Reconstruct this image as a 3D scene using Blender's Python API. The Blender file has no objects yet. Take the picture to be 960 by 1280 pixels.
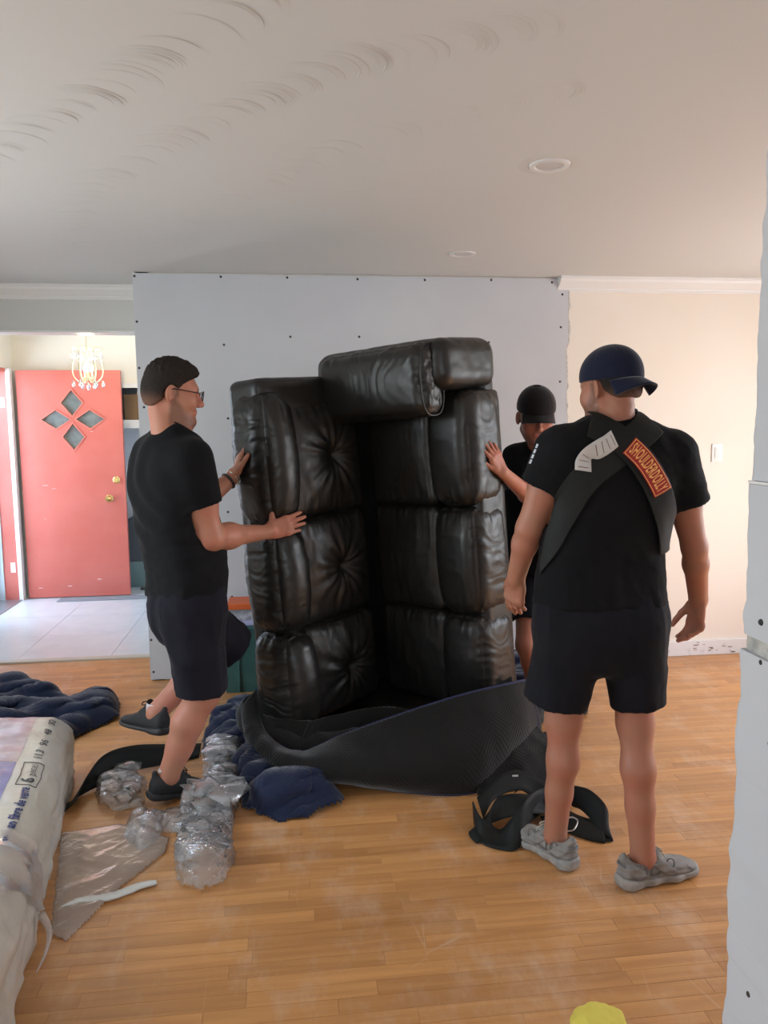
import bpy, bmesh, math, random
import numpy as np
from mathutils import Vector, Matrix
from mathutils.bvhtree import BVHTree

S = bpy.context.scene
COL = S.collection

# ------------------------------------------------------------------ camera
FPX, PITCH, ROLL, YAW, EYE = 960.0, math.radians(6.66), math.radians(-.53), math.radians(6.82), 1.563
_fw = np.array([math.sin(YAW)*math.cos(PITCH), math.cos(YAW)*math.cos(PITCH), -math.sin(PITCH)])
_r = np.array([math.cos(YAW), -math.sin(YAW), 0.0])
_u = np.cross(_r, _fw)
_r2 = _r*math.cos(ROLL)+_u*math.sin(ROLL)
_u2 = -_r*math.sin(ROLL)+_u*math.cos(ROLL)
cam_data = bpy.data.cameras.new('camera')
cam = bpy.data.objects.new('camera', cam_data)
COL.objects.link(cam)
cam_data.sensor_fit = 'VERTICAL'
cam_data.sensor_height = 36.0
cam_data.lens = 36.0*FPX/1280.0
cam_data.clip_start = .05
_m = Matrix.Identity(4)
for i in range(3):
    _m[i][0] = _r2[i]; _m[i][1] = _u2[i]; _m[i][2] = -_fw[i]
_m[2][3] = EYE
cam.matrix_world = _m
S.camera = cam

def _ray(x, y):
    return _fw + _r2*(x-480)/FPX - _u2*(y-640)/FPX
def W(x, y, Y):            # photo pixel -> point on the vertical plane at distance Y
    d = _ray(x, y); return np.array([0, 0, EYE]) + d*(Y/d[1])
def G(x, y, z=0.0):        # photo pixel -> point on the horizontal plane at height z
    d = _ray(x, y); return np.array([0, 0, EYE]) + d*((z-EYE)/d[2])

# ------------------------------------------------------------------ light
S.view_settings.view_transform = 'Standard'
S.view_settings.look = 'None'
S.view_settings.gamma = 1.0
S.view_settings.use_curve_mapping = False
S.view_settings.exposure = -0.30

world = bpy.data.worlds.new('sky')
S.world = world
world.use_nodes = True
wn = world.node_tree.nodes; wl = world.node_tree.links
sky = wn.new('ShaderNodeTexSky'); sky.sky_type = 'NISHITA'; sky.sun_disc = False
sky.sun_elevation = math.radians(50); sky.sun_rotation = math.radians(120)
bg = wn['Background']; bg.inputs['Strength'].default_value = .35
wl.new(sky.outputs['Color'], bg.inputs['Color'])

def area(name, loc, aim, sx, sy, power, color, spread=180):
    l = bpy.data.lights.new(name, 'AREA'); l.shape = 'RECTANGLE'; l.size = sx; l.size_y = sy
    l.energy = power; l.color = color; l.spread = math.radians(spread)
    o = bpy.data.objects.new(name, l); COL.objects.link(o)
    o.location = loc
    o.rotation_euler = (Vector(aim)-Vector(loc)).to_track_quat('-Z', 'Y').to_euler()
    return o
# daylight through the big window in the left outer wall, the front door, and the right-hand room's window
area('daylight_left_window_offscreen', (-2.66, 2.35, 1.43), (0, 2.35, 1.33), 2.25, 1.55, 76, (.86, .95, 1.0))
area('daylight_front_door_offscreen', (-2.76, 6.62, 1.08), (0, 6.5, .6), .95, 1.95, 75, (.58, .78, 1.0))
area('daylight_right_window_offscreen', (3.78, 3.0, 1.35), (1.0, 3.7, .7), 2.15, 1.55, 64, (.90, .93, 1.0))
area('daylight_rear_window_offscreen', (-.3, -2.58, 1.5), (.2, 3, .9), 2.7, 1.55, 42, (.86, .94, 1.0))
sn = bpy.data.lights.new('sun_offscreen', 'SUN'); sn.energy = 25.0; sn.angle = math.radians(.6); sn.color = (1.0, .93, .82)
sno = bpy.data.objects.new('sun_offscreen', sn); COL.objects.link(sno); sno.location = (8, 3, 9)
sno.rotation_euler = Vector((-math.cos(math.radians(63)), -.16, -math.sin(math.radians(63)))).to_track_quat('-Z', 'Y').to_euler()

# ------------------------------------------------------------------ helpers
RNG = np.random.default_rng(7)
def _hash(i, j, k, seed):
    n = (i*73856093) ^ (j*19349663) ^ (k*83492791) ^ (seed*2654435)
    n = (n ^ (n >> 13)) * 1274126177
    n = n & 0x7fffffff
    n = n ^ (n >> 16)
    return (n & 0xffff)/65535.0
def noise(P, seed=0):
    P = np.asarray(P, float)
    I = np.floor(P).astype(np.int64); f = P-I; f = f*f*f*(f*(f*6-15)+10)
    out = 0
    for a in (0, 1):
        for b in (0, 1):
            for c in (0, 1):
                w = (f[..., 0] if a else 1-f[..., 0])*(f[..., 1] if b else 1-f[..., 1])*(f[..., 2] if c else 1-f[..., 2])
                out = out + w*_hash(I[..., 0]+a, I[..., 1]+b, I[..., 2]+c, seed)
    return out*2-1
def fbm(P, seed=0, n=3, g=.5):
    P = np.asarray(P, float); o = 0; a = 1; s = 0
    for i in range(n):
        o = o+a*noise(P*(2.03**i), seed+i*17); s += a; a *= g
    return o/s
def ridge(P, seed=0, n=2):
    P = np.asarray(P, float); o = 0; a = 1; s = 0
    for i in range(n):
        o = o+a*(1-2*np.abs(noise(P*(2.1**i), seed+i*13))); s += a; a *= .5
    return o/s
def sstep(a, b, x):
    t = np.clip((x-a)/(b-a), 0, 1); return t*t*(3-2*t)
def nrm(v):
    v = np.asarray(v, float); return v/np.linalg.norm(v)

MATS = {}
def mat(name, color=(.5, .5, .5), rough=.5, metal=0.0, spec=.5, **k):
    if name in MATS: return MATS[name]
    m = bpy.data.materials.new(name); m.use_nodes = True
    nt = m.node_tree; N = nt.nodes; L = nt.links
    b = N['Principled BSDF']
    b.inputs['Base Color'].default_value = (*color, 1); b.inputs['Roughness'].default_value = rough
    b.inputs['Metallic'].default_value = metal; b.inputs['Specular IOR Level'].default_value = spec
    if 'sheen' in k:
        b.inputs['Sheen Weight'].default_value = k['sheen']; b.inputs['Sheen Roughness'].default_value = .4
    if 'sss' in k:
        b.inputs['Subsurface Weight'].default_value = k['sss']; b.inputs['Subsurface Radius'].default_value = (.9, .35, .2)
        b.inputs['Subsurface Scale'].default_value = .01
    if 'emit' in k:
        b.inputs['Emission Color'].default_value = (*k['emit'][0], 1); b.inputs['Emission Strength'].default_value = k['emit'][1]
    if 'trans' in k: b.inputs['Transmission Weight'].default_value = k['trans']
    if 'coat' in k:
        b.inputs['Coat Weight'].default_value = k['coat']; b.inputs['Coat Roughness'].default_value = k.get('coat_rough', .15)
    if 'alpha' in k: b.inputs['Alpha'].default_value = k['alpha']
    tc = N.new('ShaderNodeTexCoord')
    if 'var' in k:        # (scale, other colour, contrast lo, hi)
        sc, c2, lo, hi = k['var']
        nz = N.new('ShaderNodeTexNoise'); nz.inputs['Scale'].default_value = sc; nz.inputs['Detail'].default_value = 5
        L.new(tc.outputs['Object'], nz.inputs['Vector'])
        rp = N.new('ShaderNodeValToRGB'); rp.color_ramp.elements[0].position = lo; rp.color_ramp.elements[1].position = hi
        rp.color_ramp.elements[0].color = (*color, 1); rp.color_ramp.elements[1].color = (*c2, 1)
        L.new(nz.outputs['Fac'], rp.inputs['Fac']); L.new(rp.outputs['Color'], b.inputs['Base Color'])
    if 'bump' in k:       # (scale, strength, distance)
        sc, st, ds = k['bump']
        nz = N.new('ShaderNodeTexNoise'); nz.inputs['Scale'].default_value = sc; nz.inputs['Detail'].default_value = 4
        L.new(tc.outputs['Object'], nz.inputs['Vector'])
        bp = N.new('ShaderNodeBump'); bp.inputs['Strength'].default_value = st; bp.inputs['Distance'].default_value = ds
        L.new(nz.outputs['Fac'], bp.inputs['Height']); L.new(bp.outputs['Normal'], b.inputs['Normal'])
    MATS[name] = m
    return m
def nodes(m): return m.node_tree.nodes, m.node_tree.links, m.node_tree.nodes['Principled BSDF']

def tag(o, label=None, cat=None, group=None, kind=None):
    if label: o['label'] = label
    if cat: o['category'] = cat
    if group: o['group'] = group
    if kind: o['kind'] = kind
    return o
def empty(name, loc, label=None, cat=None, group=None, kind=None):
    o = bpy.data.objects.new(name, None); COL.objects.link(o)
    o.location = tuple(float(v) for v in loc); o.empty_display_size = .1
    return tag(o, label, cat, group, kind)
def base(o):
    q = o; v = np.zeros(3)
    while q is not None: v = v+np.array(q.location); q = q.parent
    return v
def link(name, me, m, parent=None, smooth=False):
    if m is not None and len(me.materials) == 0: me.materials.append(m)
    o = bpy.data.objects.new(name, me); COL.objects.link(o)
    if parent is not None: o.parent = parent
    return o
def rawmesh(name, V, Fc, smooth=True):
    V = np.asarray(V, np.float32); me = bpy.data.meshes.new(name)
    if isinstance(Fc, np.ndarray):
        n, k = Fc.shape
        me.vertices.add(len(V)); me.vertices.foreach_set('co', V.ravel())
        me.loops.add(n*k); me.loops.foreach_set('vertex_index', Fc.astype(np.int32).ravel())
        me.polygons.add(n); me.polygons.foreach_set('loop_start', np.arange(0, n*k, k, dtype=np.int32))
    else:
        me.from_pydata([tuple(map(float, v)) for v in V], [], [tuple(map(int, f)) for f in Fc])
    me.update(calc_edges=True)
    me.validate()
    me.polygons.foreach_set('use_smooth', np.full(len(me.polygons), smooth))
    me.update()
    return me
def mk(name, V, Fc, m, parent=None, smooth=True, world=False):
    """one mesh object; world=True: V is in world space and is moved into the parent's space"""
    V = np.asarray(V, float)
    if world and parent is not None: V = V-base(parent)
    return link(name, rawmesh(name, V, Fc, smooth), m, parent)
def fixn(o):
    bm = bmesh.new(); bm.from_mesh(o.data); bmesh.ops.recalc_face_normals(bm, faces=bm.faces); bm.to_mesh(o.data); bm.free()
    return o

class MB:       # collects boxes, tubes and lathes of ONE part
    def __init__(s): s.V = []; s.F = []
    def add(s, V, F):
        o = len(s.V); s.V += [tuple(map(float, v)) for v in V]; s.F += [tuple(int(i)+o for i in f) for f in F]; return s
    def box(s, a, b, bevel=0.0, rot=None, org=(0, 0, 0)):
        bm = bmesh.new(); bmesh.ops.create_cube(bm, size=1)
        a = np.array(a, float); b = np.array(b, float)
        for v in bm.verts: v.co = Vector((a+b)/2+np.array(v.co)*(b-a))
        if bevel: bmesh.ops.bevel(bm, geom=list(bm.edges), offset=bevel, segments=2, affect='EDGES', profile=.6)
        V = np.array([v.co[:] for v in bm.verts]); bm.verts.index_update()
        F = [[v.index for v in f.verts] for f in bm.faces]; bm.free()
        if rot is not None: V = (V-org)@np.array(rot).T+org
        return s.add(V, F)
    def prism(s, poly, d, t):   # polygon of 3-D points extruded along d by t
        P = np.array(poly, float); n = len(P); Q = P+np.asarray(d)*t
        F = [list(range(n))[::-1], list(range(n, 2*n))]+[[i, (i+1) % n, n+(i+1) % n, n+i] for i in range(n)]
        return s.add(np.vstack([P, Q]), F)
    def tube(s, pts, r, n=8, caps=True, flat=None):
        P = np.array(pts, float); m = len(P); r = np.broadcast_to(np.asarray(r, float), (m,))
        T = np.gradient(P, axis=0); T /= np.linalg.norm(T, axis=1)[:, None]+1e-12
        up = np.array([0, 0, 1.]) if abs(T[0][2]) < .9 else np.array([1., 0, 0])
        V = []
        for i in range(m):
            e1 = np.cross(T[i], up); e1 /= np.linalg.norm(e1)+1e-9; e2 = np.cross(e1, T[i]); up = e2
            for k in range(n):
                a = 2*math.pi*k/n; V.append(P[i]+r[i]*(e1*math.cos(a)+e2*math.sin(a)))
        F = [[i*n+k, i*n+(k+1) % n, (i+1)*n+(k+1) % n, (i+1)*n+k] for i in range(m-1) for k in range(n)]
        if caps: F += [list(range(n))[::-1], list(range((m-1)*n, m*n))]
        return s.add(V, F)
    def lathe(s, prof, org=(0, 0, 0), n=24, axis=2):
        V = []; m = len(prof)
        for r, h in prof:
            for k in range(n):
                a = 2*math.pi*k/n; p = [r*math.cos(a), r*math.sin(a), h]
                if axis == 1: p = [p[0], p[2], p[1]]
                if axis == 0: p = [p[2], p[0], p[1]]
                V.append(np.array(p)+org)
        F = [[i*n+k, i*n+(k+1) % n, (i+1)*n+(k+1) % n, (i+1)*n+k] for i in range(m-1) for k in range(n)]
        F += [list(range(n))[::-1], list(range((m-1)*n, m*n))]
        return s.add(V, F)
    def build(s, name, m, parent=None, smooth=False, world=False):
        o = mk(name, s.V, s.F, m, parent, smooth, world); fixn(o)
        if smooth:
            try: o.data.set_sharp_from_angle(angle=math.radians(38))
            except Exception: pass
        return o
def B(name, a, b, m, parent=None, bevel=0.0, smooth=False, world=False): return MB().box(a, b, bevel).build(name, m, parent, smooth, world)

def gridfaces(n, m, wrap=False):
    i, j = np.meshgrid(np.arange(n-1), np.arange(m if wrap else m-1), indexing='ij')
    j2 = (j+1) % m
    return np.stack([i*m+j, (i+1)*m+j, (i+1)*m+j2, i*m+j2], -1).reshape(-1, 4)
def smoothpath(pts, n):
    """Catmull-Rom resample of control rows to n rows"""
    P = np.array(pts, float); m = len(P); t = np.linspace(0, m-1, n); i = np.clip(t.astype(int), 0, m-2); f = (t-i)[:, None]
    p0 = P[np.maximum(i-1, 0)]; p1 = P[i]; p2 = P[i+1]; p3 = P[np.minimum(i+2, m-1)]
    return .5*((2*p1)+(-p0+p2)*f+(2*p0-5*p1+4*p2-p3)*f*f+(-p0+3*p1-3*p2+p3)*f**3)
def setuv(o, UV):
    me = o.data; uv = me.uv_layers.new(name='UVMap')
    idx = np.empty(len(me.loops), np.int32); me.loops.foreach_get('vertex_index', idx)
    uv.data.foreach_set('uv', np.asarray(UV, np.float32)[idx].ravel())
def thicken(o, t, off=0):
    md = o.modifiers.new('thickness', 'SOLIDIFY'); md.thickness = t; md.offset = off
def text_mesh(s, size, bold=0.0, extrude=0.0, spacing=1.0):
    cu = bpy.data.curves.new('t', 'FONT'); cu.body = s; cu.size = size; cu.extrude = extrude; cu.offset = bold
    cu.align_x = 'CENTER'; cu.align_y = 'CENTER'; cu.space_character = spacing; cu.resolution_u = 2
    o = bpy.data.objects.new('t', cu); COL.objects.link(o)
    dg = bpy.context.evaluated_depsgraph_get(); dg.update()
    me = bpy.data.meshes.new_from_object(o.evaluated_get(dg))
    bm = bmesh.new(); bm.from_mesh(me); bmesh.ops.triangulate(bm, faces=bm.faces)
    bmesh.ops.subdivide_edges(bm, edges=[e for e in bm.edges if e.calc_length() > size*.35], cuts=1, use_grid_fill=False)
    bmesh.ops.triangulate(bm, faces=bm.faces)
    bm.verts.index_update()
    V = np.array([v.co[:] for v in bm.verts]); F = [[v.index for v in f.verts] for f in bm.faces]
    bm.free(); bpy.data.objects.remove(o); bpy.data.curves.remove(cu); bpy.data.meshes.remove(me)
    return V, F
# ------------------------------------------------------------------ materials of the room
M_dry = mat('drywall_grey', (.60, .61, .64), .85, bump=(350, .05, .002), var=(2.2, (.56, .57, .60), .35, .7))
M_cream = mat('cream_paint', (.86, .79, .70), .7, bump=(60, .06, .003), var=(1.5, (.84, .76, .66), .4, .65))
M_foyer = mat('foyer_paint', (.84, .80, .70), .7)
M_ceil = mat('ceiling_plaster', (.66, .66, .64), .8, bump=(45, .05, .004))
M_white = mat('white_trim_paint', (.82, .81, .79), .45)
M_red = mat('coral_red_paint', (.58, .135, .100), .45, var=(3, (.62, .16, .125), .4, .7), bump=(8, .04, .003))
M_tile = mat('pale_vinyl_tile', (.66, .68, .70), .28, var=(6, (.58, .60, .63), .35, .75))
M_grey = mat('grey_rubber', (.25, .26, .28), .8)
M_brass = mat('polished_brass', (.75, .56, .22), .22, 1.0)
M_dark = mat('dark_metal', (.05, .05, .055), .5)
M_gyp = mat('gypsum_core', (.56, .54, .50), .95, bump=(120, .6, .004), var=(40, (.36, .35, .33), .4, .65))
M_paleblue = mat('pale_blue_paint', (.62, .72, .76), .5)

# wood strip floor -------------------------------------------------
M_wood = bpy.data.materials.new('honey_oak_strip'); M_wood.use_nodes = True
N, L, b = nodes(M_wood)
oi = N.new('ShaderNodeObjectInfo'); ge = N.new('ShaderNodeNewGeometry'); gp = N.new('ShaderNodeTexCoord')
ad = N.new('ShaderNodeMath'); ad.operation = 'ADD'; L.new(oi.outputs['Random'], ad.inputs[0]); L.new(ge.outputs['Random Per Island'], ad.inputs[1])
fr = N.new('ShaderNodeMath'); fr.operation = 'FRACT'; L.new(ad.outputs[0], fr.inputs[0])
mp = N.new('ShaderNodeMapping'); mp.inputs['Scale'].default_value = (2.2, 34, 34); L.new(ge.outputs['Position'], mp.inputs['Vector'])
sc = N.new('ShaderNodeMath'); sc.operation = 'MULTIPLY'; sc.inputs[1].default_value = 37; L.new(fr.outputs[0], sc.inputs[0])
cb = N.new('ShaderNodeCombineXYZ'); L.new(sc.outputs[0], cb.inputs['X']); L.new(sc.outputs[0], cb.inputs['Z']); L.new(cb.outputs[0], mp.inputs['Location'])
gr = N.new('ShaderNodeTexNoise'); gr.inputs['Scale'].default_value = 1.0; gr.inputs['Detail'].default_value = 6; gr.inputs['Distortion'].default_value = .6
L.new(mp.outputs[0], gr.inputs['Vector'])
r1 = N.new('ShaderNodeValToRGB'); L.new(gr.outputs['Fac'], r1.inputs['Fac'])
r1.color_ramp.elements[0].position = .30; r1.color_ramp.elements[0].color = (.48, .225, .080, 1)
r1.color_ramp.elements[1].position = .66; r1.color_ramp.elements[1].color = (.62, .315, .118, 1)
r2 = N.new('ShaderNodeValToRGB'); L.new(fr.outputs[0], r2.inputs['Fac'])
r2.color_ramp.elements[0].color = (.84, .80, .77, 1); r2.color_ramp.elements[1].color = (1.08, 1.05, 1.0, 1)
mx = N.new('ShaderNodeMixRGB'); mx.blend_type = 'MULTIPLY'; mx.inputs[0].default_value = 1; L.new(r1.outputs[0], mx.inputs[1]); L.new(r2.outputs[0], mx.inputs[2])
# scuffs and scratches: whitish dust worn into the finish
sm = N.new('ShaderNodeMapping'); sm.inputs['Scale'].default_value = (3.0, 1.5, 1); L.new(ge.outputs['Position'], sm.inputs['Vector'])
sn = N.new('ShaderNodeTexNoise'); sn.inputs['Scale'].default_value = 1.6; sn.inputs['Detail'].default_value = 9; sn.inputs['Roughness'].default_value = .72; L.new(sm.outputs[0], sn.inputs['Vector'])
sr = N.new('ShaderNodeValToRGB'); sr.color_ramp.elements[0].position = .50; sr.color_ramp.elements[1].position = .76
sr.color_ramp.elements[0].color = (0, 0, 0, 1); sr.color_ramp.elements[1].color = (.5, .5, .5, 1); L.new(sn.outputs['Fac'], sr.inputs['Fac'])
wv = N.new('ShaderNodeTexVoronoi'); wv.feature = 'DISTANCE_TO_EDGE'; wv.inputs['Scale'].default_value = 2.4
wm = N.new('ShaderNodeMapping'); wm.inputs['Scale'].default_value = (1.6, .55, 1); wm.inputs['Rotation'].default_value = (0, 0, .5); L.new(ge.outputs['Position'], wm.inputs['Vector']); L.new(wm.outputs[0], wv.inputs['Vector'])
wr = N.new('ShaderNodeValToRGB'); wr.color_ramp.elements[0].position = 0; wr.color_ramp.elements[1].position = .006
wr.color_ramp.elements[0].color = (.6, .6, .6, 1); wr.color_ramp.elements[1].color = (0, 0, 0, 1); L.new(wv.outputs['Distance'], wr.inputs['Fac'])
sa = N.new('ShaderNodeMixRGB'); sa.blend_type = 'ADD'; sa.inputs[0].default_value = .6; bk_ = N.new('ShaderNodeTexNoise'); bk_.inputs['Scale'].default_value = 2.6; bk_.inputs['Detail'].default_value = 3; L.new(ge.outputs['Position'], bk_.inputs['Vector'])
br_ = N.new('ShaderNodeMapRange'); br_.inputs['From Min'].default_value = .52; br_.inputs['From Max'].default_value = .64; L.new(bk_.outputs['Fac'], br_.inputs['Value'])
bm2 = N.new('ShaderNodeMixRGB'); bm2.blend_type = 'MULTIPLY'; bm2.inputs[0].default_value = 1; L.new(wr.outputs[0], bm2.inputs[1]); L.new(br_.outputs[0], bm2.inputs[2])
L.new(sr.outputs[0], sa.inputs[1]); L.new(bm2.outputs[0], sa.inputs[2])
mx2 = N.new('ShaderNodeMixRGB'); L.new(sa.outputs[0], mx2.inputs[0]); L.new(mx.outputs[0], mx2.inputs[1]); mx2.inputs[2].default_value = (.72, .55, .42, 1)
L.new(mx2.outputs[0], b.inputs['Base Color'])
rr = N.new('ShaderNodeMapRange'); rr.inputs['To Min'].default_value = .26; rr.inputs['To Max'].default_value = .5; L.new(sn.outputs['Fac'], rr.inputs['Value']); L.new(rr.outputs[0], b.inputs['Roughness'])
bp = N.new('ShaderNodeBump'); bp.inputs['Strength'].default_value = .12; bp.inputs['Distance'].default_value = .002; L.new(gr.outputs['Fac'], bp.inputs['Height']); L.new(bp.outputs[0], b.inputs['Normal'])

XL, XR, YB, YF, HC = -2.45, 3.60, -2.40, 4.70, 2.44
floor = tag(B('floor', (XL, YB, -.12), (XR, 5.2, -.013), mat('subfloor', (.12, .07, .035), .9)), kind='structure')
rnd = random.Random(5)
PW = .057
def pproj(p):
    q = np.array(p, float)-np.array([0, 0, EYE]); z = q@_fw
    return 480+FPX*(q@_r2)/z, 640-FPX*(q@_u2)/z, z
planks = []; row = 0; y = YB
while y < 5.2-1e-6:
    x = XL-rnd.random()*.6
    y1 = min(y+PW, 5.2)
    while x < XR:
        ln = rnd.choice((.28, .36, .45, .52, .6, .7, .82, .95))
        a, c = max(x, XL), min(x+ln, XR); x += ln
        if c-a > .02: planks.append((a, c, y, y1))
    y += PW
def pscore(pl):
    a, c, y0, y1 = pl
    if y0 < .7: return -1
    X0, Y0, z0 = pproj((a, y0, 0)); X1, Y1, z1 = pproj((c, y0, 0))
    if X1 < -5 or X0 > 965 or Y0 > 1330 or Y0 < 0: return -1
    if y0 < 1.34 and a > .8: return -1
    return (min(X1, 960)-max(X0, 0))*(1/(y0*y0))
planks.sort(key=pscore, reverse=True)
def plank_geo(a, c, y0, y1):
    g = .0003; V = [(a+g, y0+g, -.013), (c-g, y0+g, -.013), (c-g, y1-g, -.013), (a+g, y1-g, -.013)]
    e = .0005; V += [(a+g, y0+g, -e), (c-g, y0+g, -e), (c-g, y1-g, -e), (a+g, y1-g, -e)]
    V += [(a+g+e, y0+g+e, 0), (c-g-e, y0+g+e, 0), (c-g-e, y1-g-e, 0), (a+g+e, y1-g-e, 0)]
    F = [(0, 1, 5, 4), (1, 2, 6, 5), (2, 3, 7, 6), (3, 0, 4, 7), (4, 5, 9, 8), (5, 6, 10, 9), (6, 7, 11, 10), (7, 4, 8, 11), (8, 9, 10, 11)]
    return V, F
pm = {}
for pl in planks[:295]:
    a, c, y0, y1 = pl; ln = round(c-a, 3); key = (ln, round(y1-y0, 4))
    if key not in pm:
        V, F = plank_geo(0, ln, 0, y1-y0); pm[key] = rawmesh('floor_plank', V, F, False); pm[key].materials.append(M_wood)
    o = bpy.data.objects.new('floor_plank', pm[key]); COL.objects.link(o); o.parent = floor; o.location = (a, y0, 0)
rest = MB()
for pl in planks[295:]: rest.add(*plank_geo(*pl))
o = mk('floor_planks_beyond', rest.V, rest.F, M_wood, floor, False); tag(o, kind='stuff')

# foyer floor: pale vinyl tiles and a raised metal edge strip
fy = tag(B('floor_foyer', (XL-.2, 5.2, -.12), (-.2, 8.0, -.006), mat('grout', (.40, .41, .42), .9)), kind='structure')
ts = .61; tm = None
for i in range(4):
    for j in range(5):
        x0 = -2.47+i*ts; y0 = 5.235+j*ts; x1 = min(x0+ts, -.2); y1 = min(y0+ts, 8.0)
        if x1-x0 < .05: continue
        B('floor_tile', (x0+.0015, y0+.0015, -.006), (x1-.0015, y1-.0015, .004), M_tile, fy, .001)
B('edge_strip', (XL, 5.185, -.006), (-.86, 5.245, .012), mat('oak_threshold', (.55, .50, .42), .4), fy, .005)

# ceiling -----------------------------------------------------------
ceil = tag(B('ceiling', (XL-.2, YB-.2, HC), (XR+.2, 8.2, HC+.15), M_ceil), kind='structure')
# swirl texture: nested plaster ridges, one fan after another along wavering rows
sw = MB()
rowsC = [[(-1.35, 3.35), (-.91, 2.72), (-.45, 2.2), (-.035, 1.73), (.25, 1.5)],
         [(-.99, 4.05), (-.90, 3.55), (-.74, 3.14), (-.364, 2.60), (.094, 2.07), (.33, 1.92), (.62, 1.75)],
         [(-.50, 4.0), (-.40, 3.6), (-.283, 3.32), (.0, 2.86), (.19, 2.58), (.534, 2.26), (.8, 2.05)],
         [(-.13, 4.0), (.06, 3.45), (.35, 2.98), (.655, 2.655), (.95, 2.4)],
         [(.30, 4.1), (.5, 3.6), (.72, 3.2), (1.05, 2.85)],
         [(-1.75, 3.6), (-1.4, 2.6), (-1.0, 2.05), (-.6, 1.65), (-.3, 1.4)]]
amps = [1.15, 1.0, .8, .6, .35, 1.2]
rs = random.Random(3)
for ri, ctl in enumerate(rowsC):
    P = smoothpath(ctl, 240); seg = np.r_[0, np.cumsum(np.linalg.norm(np.diff(P, axis=0), axis=1))]
    s = 0
    while s < seg[-1]:
        c = np.array([np.interp(s, seg, P[:, 0]), np.interp(s, seg, P[:, 1])])
        c2 = np.array([np.interp(s+.02, seg, P[:, 0]), np.interp(s+.02, seg, P[:, 1])]); d = c2-c
        if np.linalg.norm(d) < 1e-6: break
        ang = math.atan2(d[1], d[0])+rs.uniform(-.12, .12)
        R0 = .125*(1+rs.uniform(-.15, .15))
        for q in range(rs.choice((1, 2, 3, 4))):
            R = R0*(1-.13*q)+rs.uniform(-.004, .004)
            if R < .03: continue
            lo = ang-rs.uniform(1.15, 1.5); hi = ang+rs.uniform(.55, 1.25); n = 15
            hh = amps[ri]*rs.uniform(.35, 1.1)*.0026; ww = .0025*rs.uniform(.7, 1.3)
            t = np.linspace(lo, hi, n); env = np.sin(np.pi*np.clip(np.linspace(0.02, 1, n), 0, 1))**.5
            cx = c[0]-d[0]*4+R*np.cos(t)*.8; cy = c[1]-d[1]*4+R*np.sin(t)*.8
            nx, ny = np.cos(t), np.sin(t)
            V = []
            for k in range(n):
                V += [(cx[k]-nx[k]*ww, cy[k]-ny[k]*ww, HC+.0004), (cx[k]-nx[k]*ww*.25, cy[k]-ny[k]*ww*.25, HC-hh*env[k]), (cx[k]+nx[k]*ww*1.5, cy[k]+ny[k]*ww*1.5, HC+.0004)]
            F = []
            for k in range(n-1):
                F += [(3*k, 3*k+3, 3*k+4, 3*k+1), (3*k+1, 3*k+4, 3*k+5, 3*k+2)]
            sw.add(V, F)
        s += rs.uniform(.035, .11)
o = mk('swirl_ridges', sw.V, sw.F, M_ceil, ceil, True); tag(o, kind='stuff')

# walls -------------------------------------------------------------
def structure(name): return empty(name, (0, 0, 0), kind='structure')
wb = structure('wall_back')
B('wall_core', (-.888, YF+.013, 0), (XR, YF+.13, HC), M_cream, wb)
# new drywall sheet with a ragged cut edge on its right side
nz = 90; zz = np.linspace(.008, 2.432, nz)
xe = 1.722+.004*np.sin(zz*9)+.006*np.array([noise([[z*14, 1, 2]], 3)[0] for z in zz])
V = []; F = []
for i in range(nz):
    V += [(-.888, YF, zz[i]), (xe[i], YF, zz[i]), (xe[i], YF+.0135, zz[i]), (-.888, YF+.0135, zz[i])]
for i in range(nz-1):
    for k in range(4): F.append((4*i+k, 4*i+(k+1) % 4, 4*i+4+(k+1) % 4, 4*i+4+k))
F += [(0, 1, 2, 3), (4*nz-4, 4*nz-3, 4*nz-2, 4*nz-1)]
pan = fixn(mk('drywall_sheet', V, F, M_dry, wb, False))
V = []; F = []          # broken plaster along the cut
for i in range(nz):
    j1 = .010+.010*abs(noise([[zz[i]*22, 5, 1]], 8)[0]); pr = .010+.006*noise([[zz[i]*30, 2, 7]], 4)[0]
    V += [(xe[i]-.002, YF+.012, zz[i]), (xe[i]+.001, YF+.013-pr, zz[i]), (xe[i]+j1*.7, YF+.013-pr*.7, zz[i]), (xe[i]+j1, YF+.0135, zz[i])]
for i in range(nz-1):
    for k in range(3): F.append((4*i+k, 4*i+k+1, 4*i+5+k, 4*i+4+k))
mk('broken_plaster_edge', V, F, M_gyp, wb, False)
scr = MB().lathe([(.0005, -.0035), (.004, -.003), (.0055, -.001), (.0075, 0), (.008, .001)], n=10, axis=1)
scm = rawmesh('drywall_screw', scr.V, scr.F, False); scm.materials.append(mat('black_phosphate', (.03, .03, .03), .5))
for px, py in [(168, 345), (276, 346), (359, 347), (447, 349), (531, 350), (614, 350), (171, 402), (363, 421), (280, 431), (449, 421), (174, 460), (180, 509), (285, 523), (690, 353), (703, 368), (701, 409), (611, 428), (533, 431), (290, 746), (189, 800), (192, 840), (700, 477), (285, 640)]:
    p = W(px, py, YF); o = bpy.data.objects.new('drywall_screw', scm); COL.objects.link(o); o.parent = wb; o.location = (p[0], YF, p[2])
B('baseboard_back', (1.75, YF-.004, 0), (XR, YF+.013, .10), mat('scuffed_white', (.80, .79, .80), .6, var=(16, (.55, .53, .53), .62, .72)), wb, .003)
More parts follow.
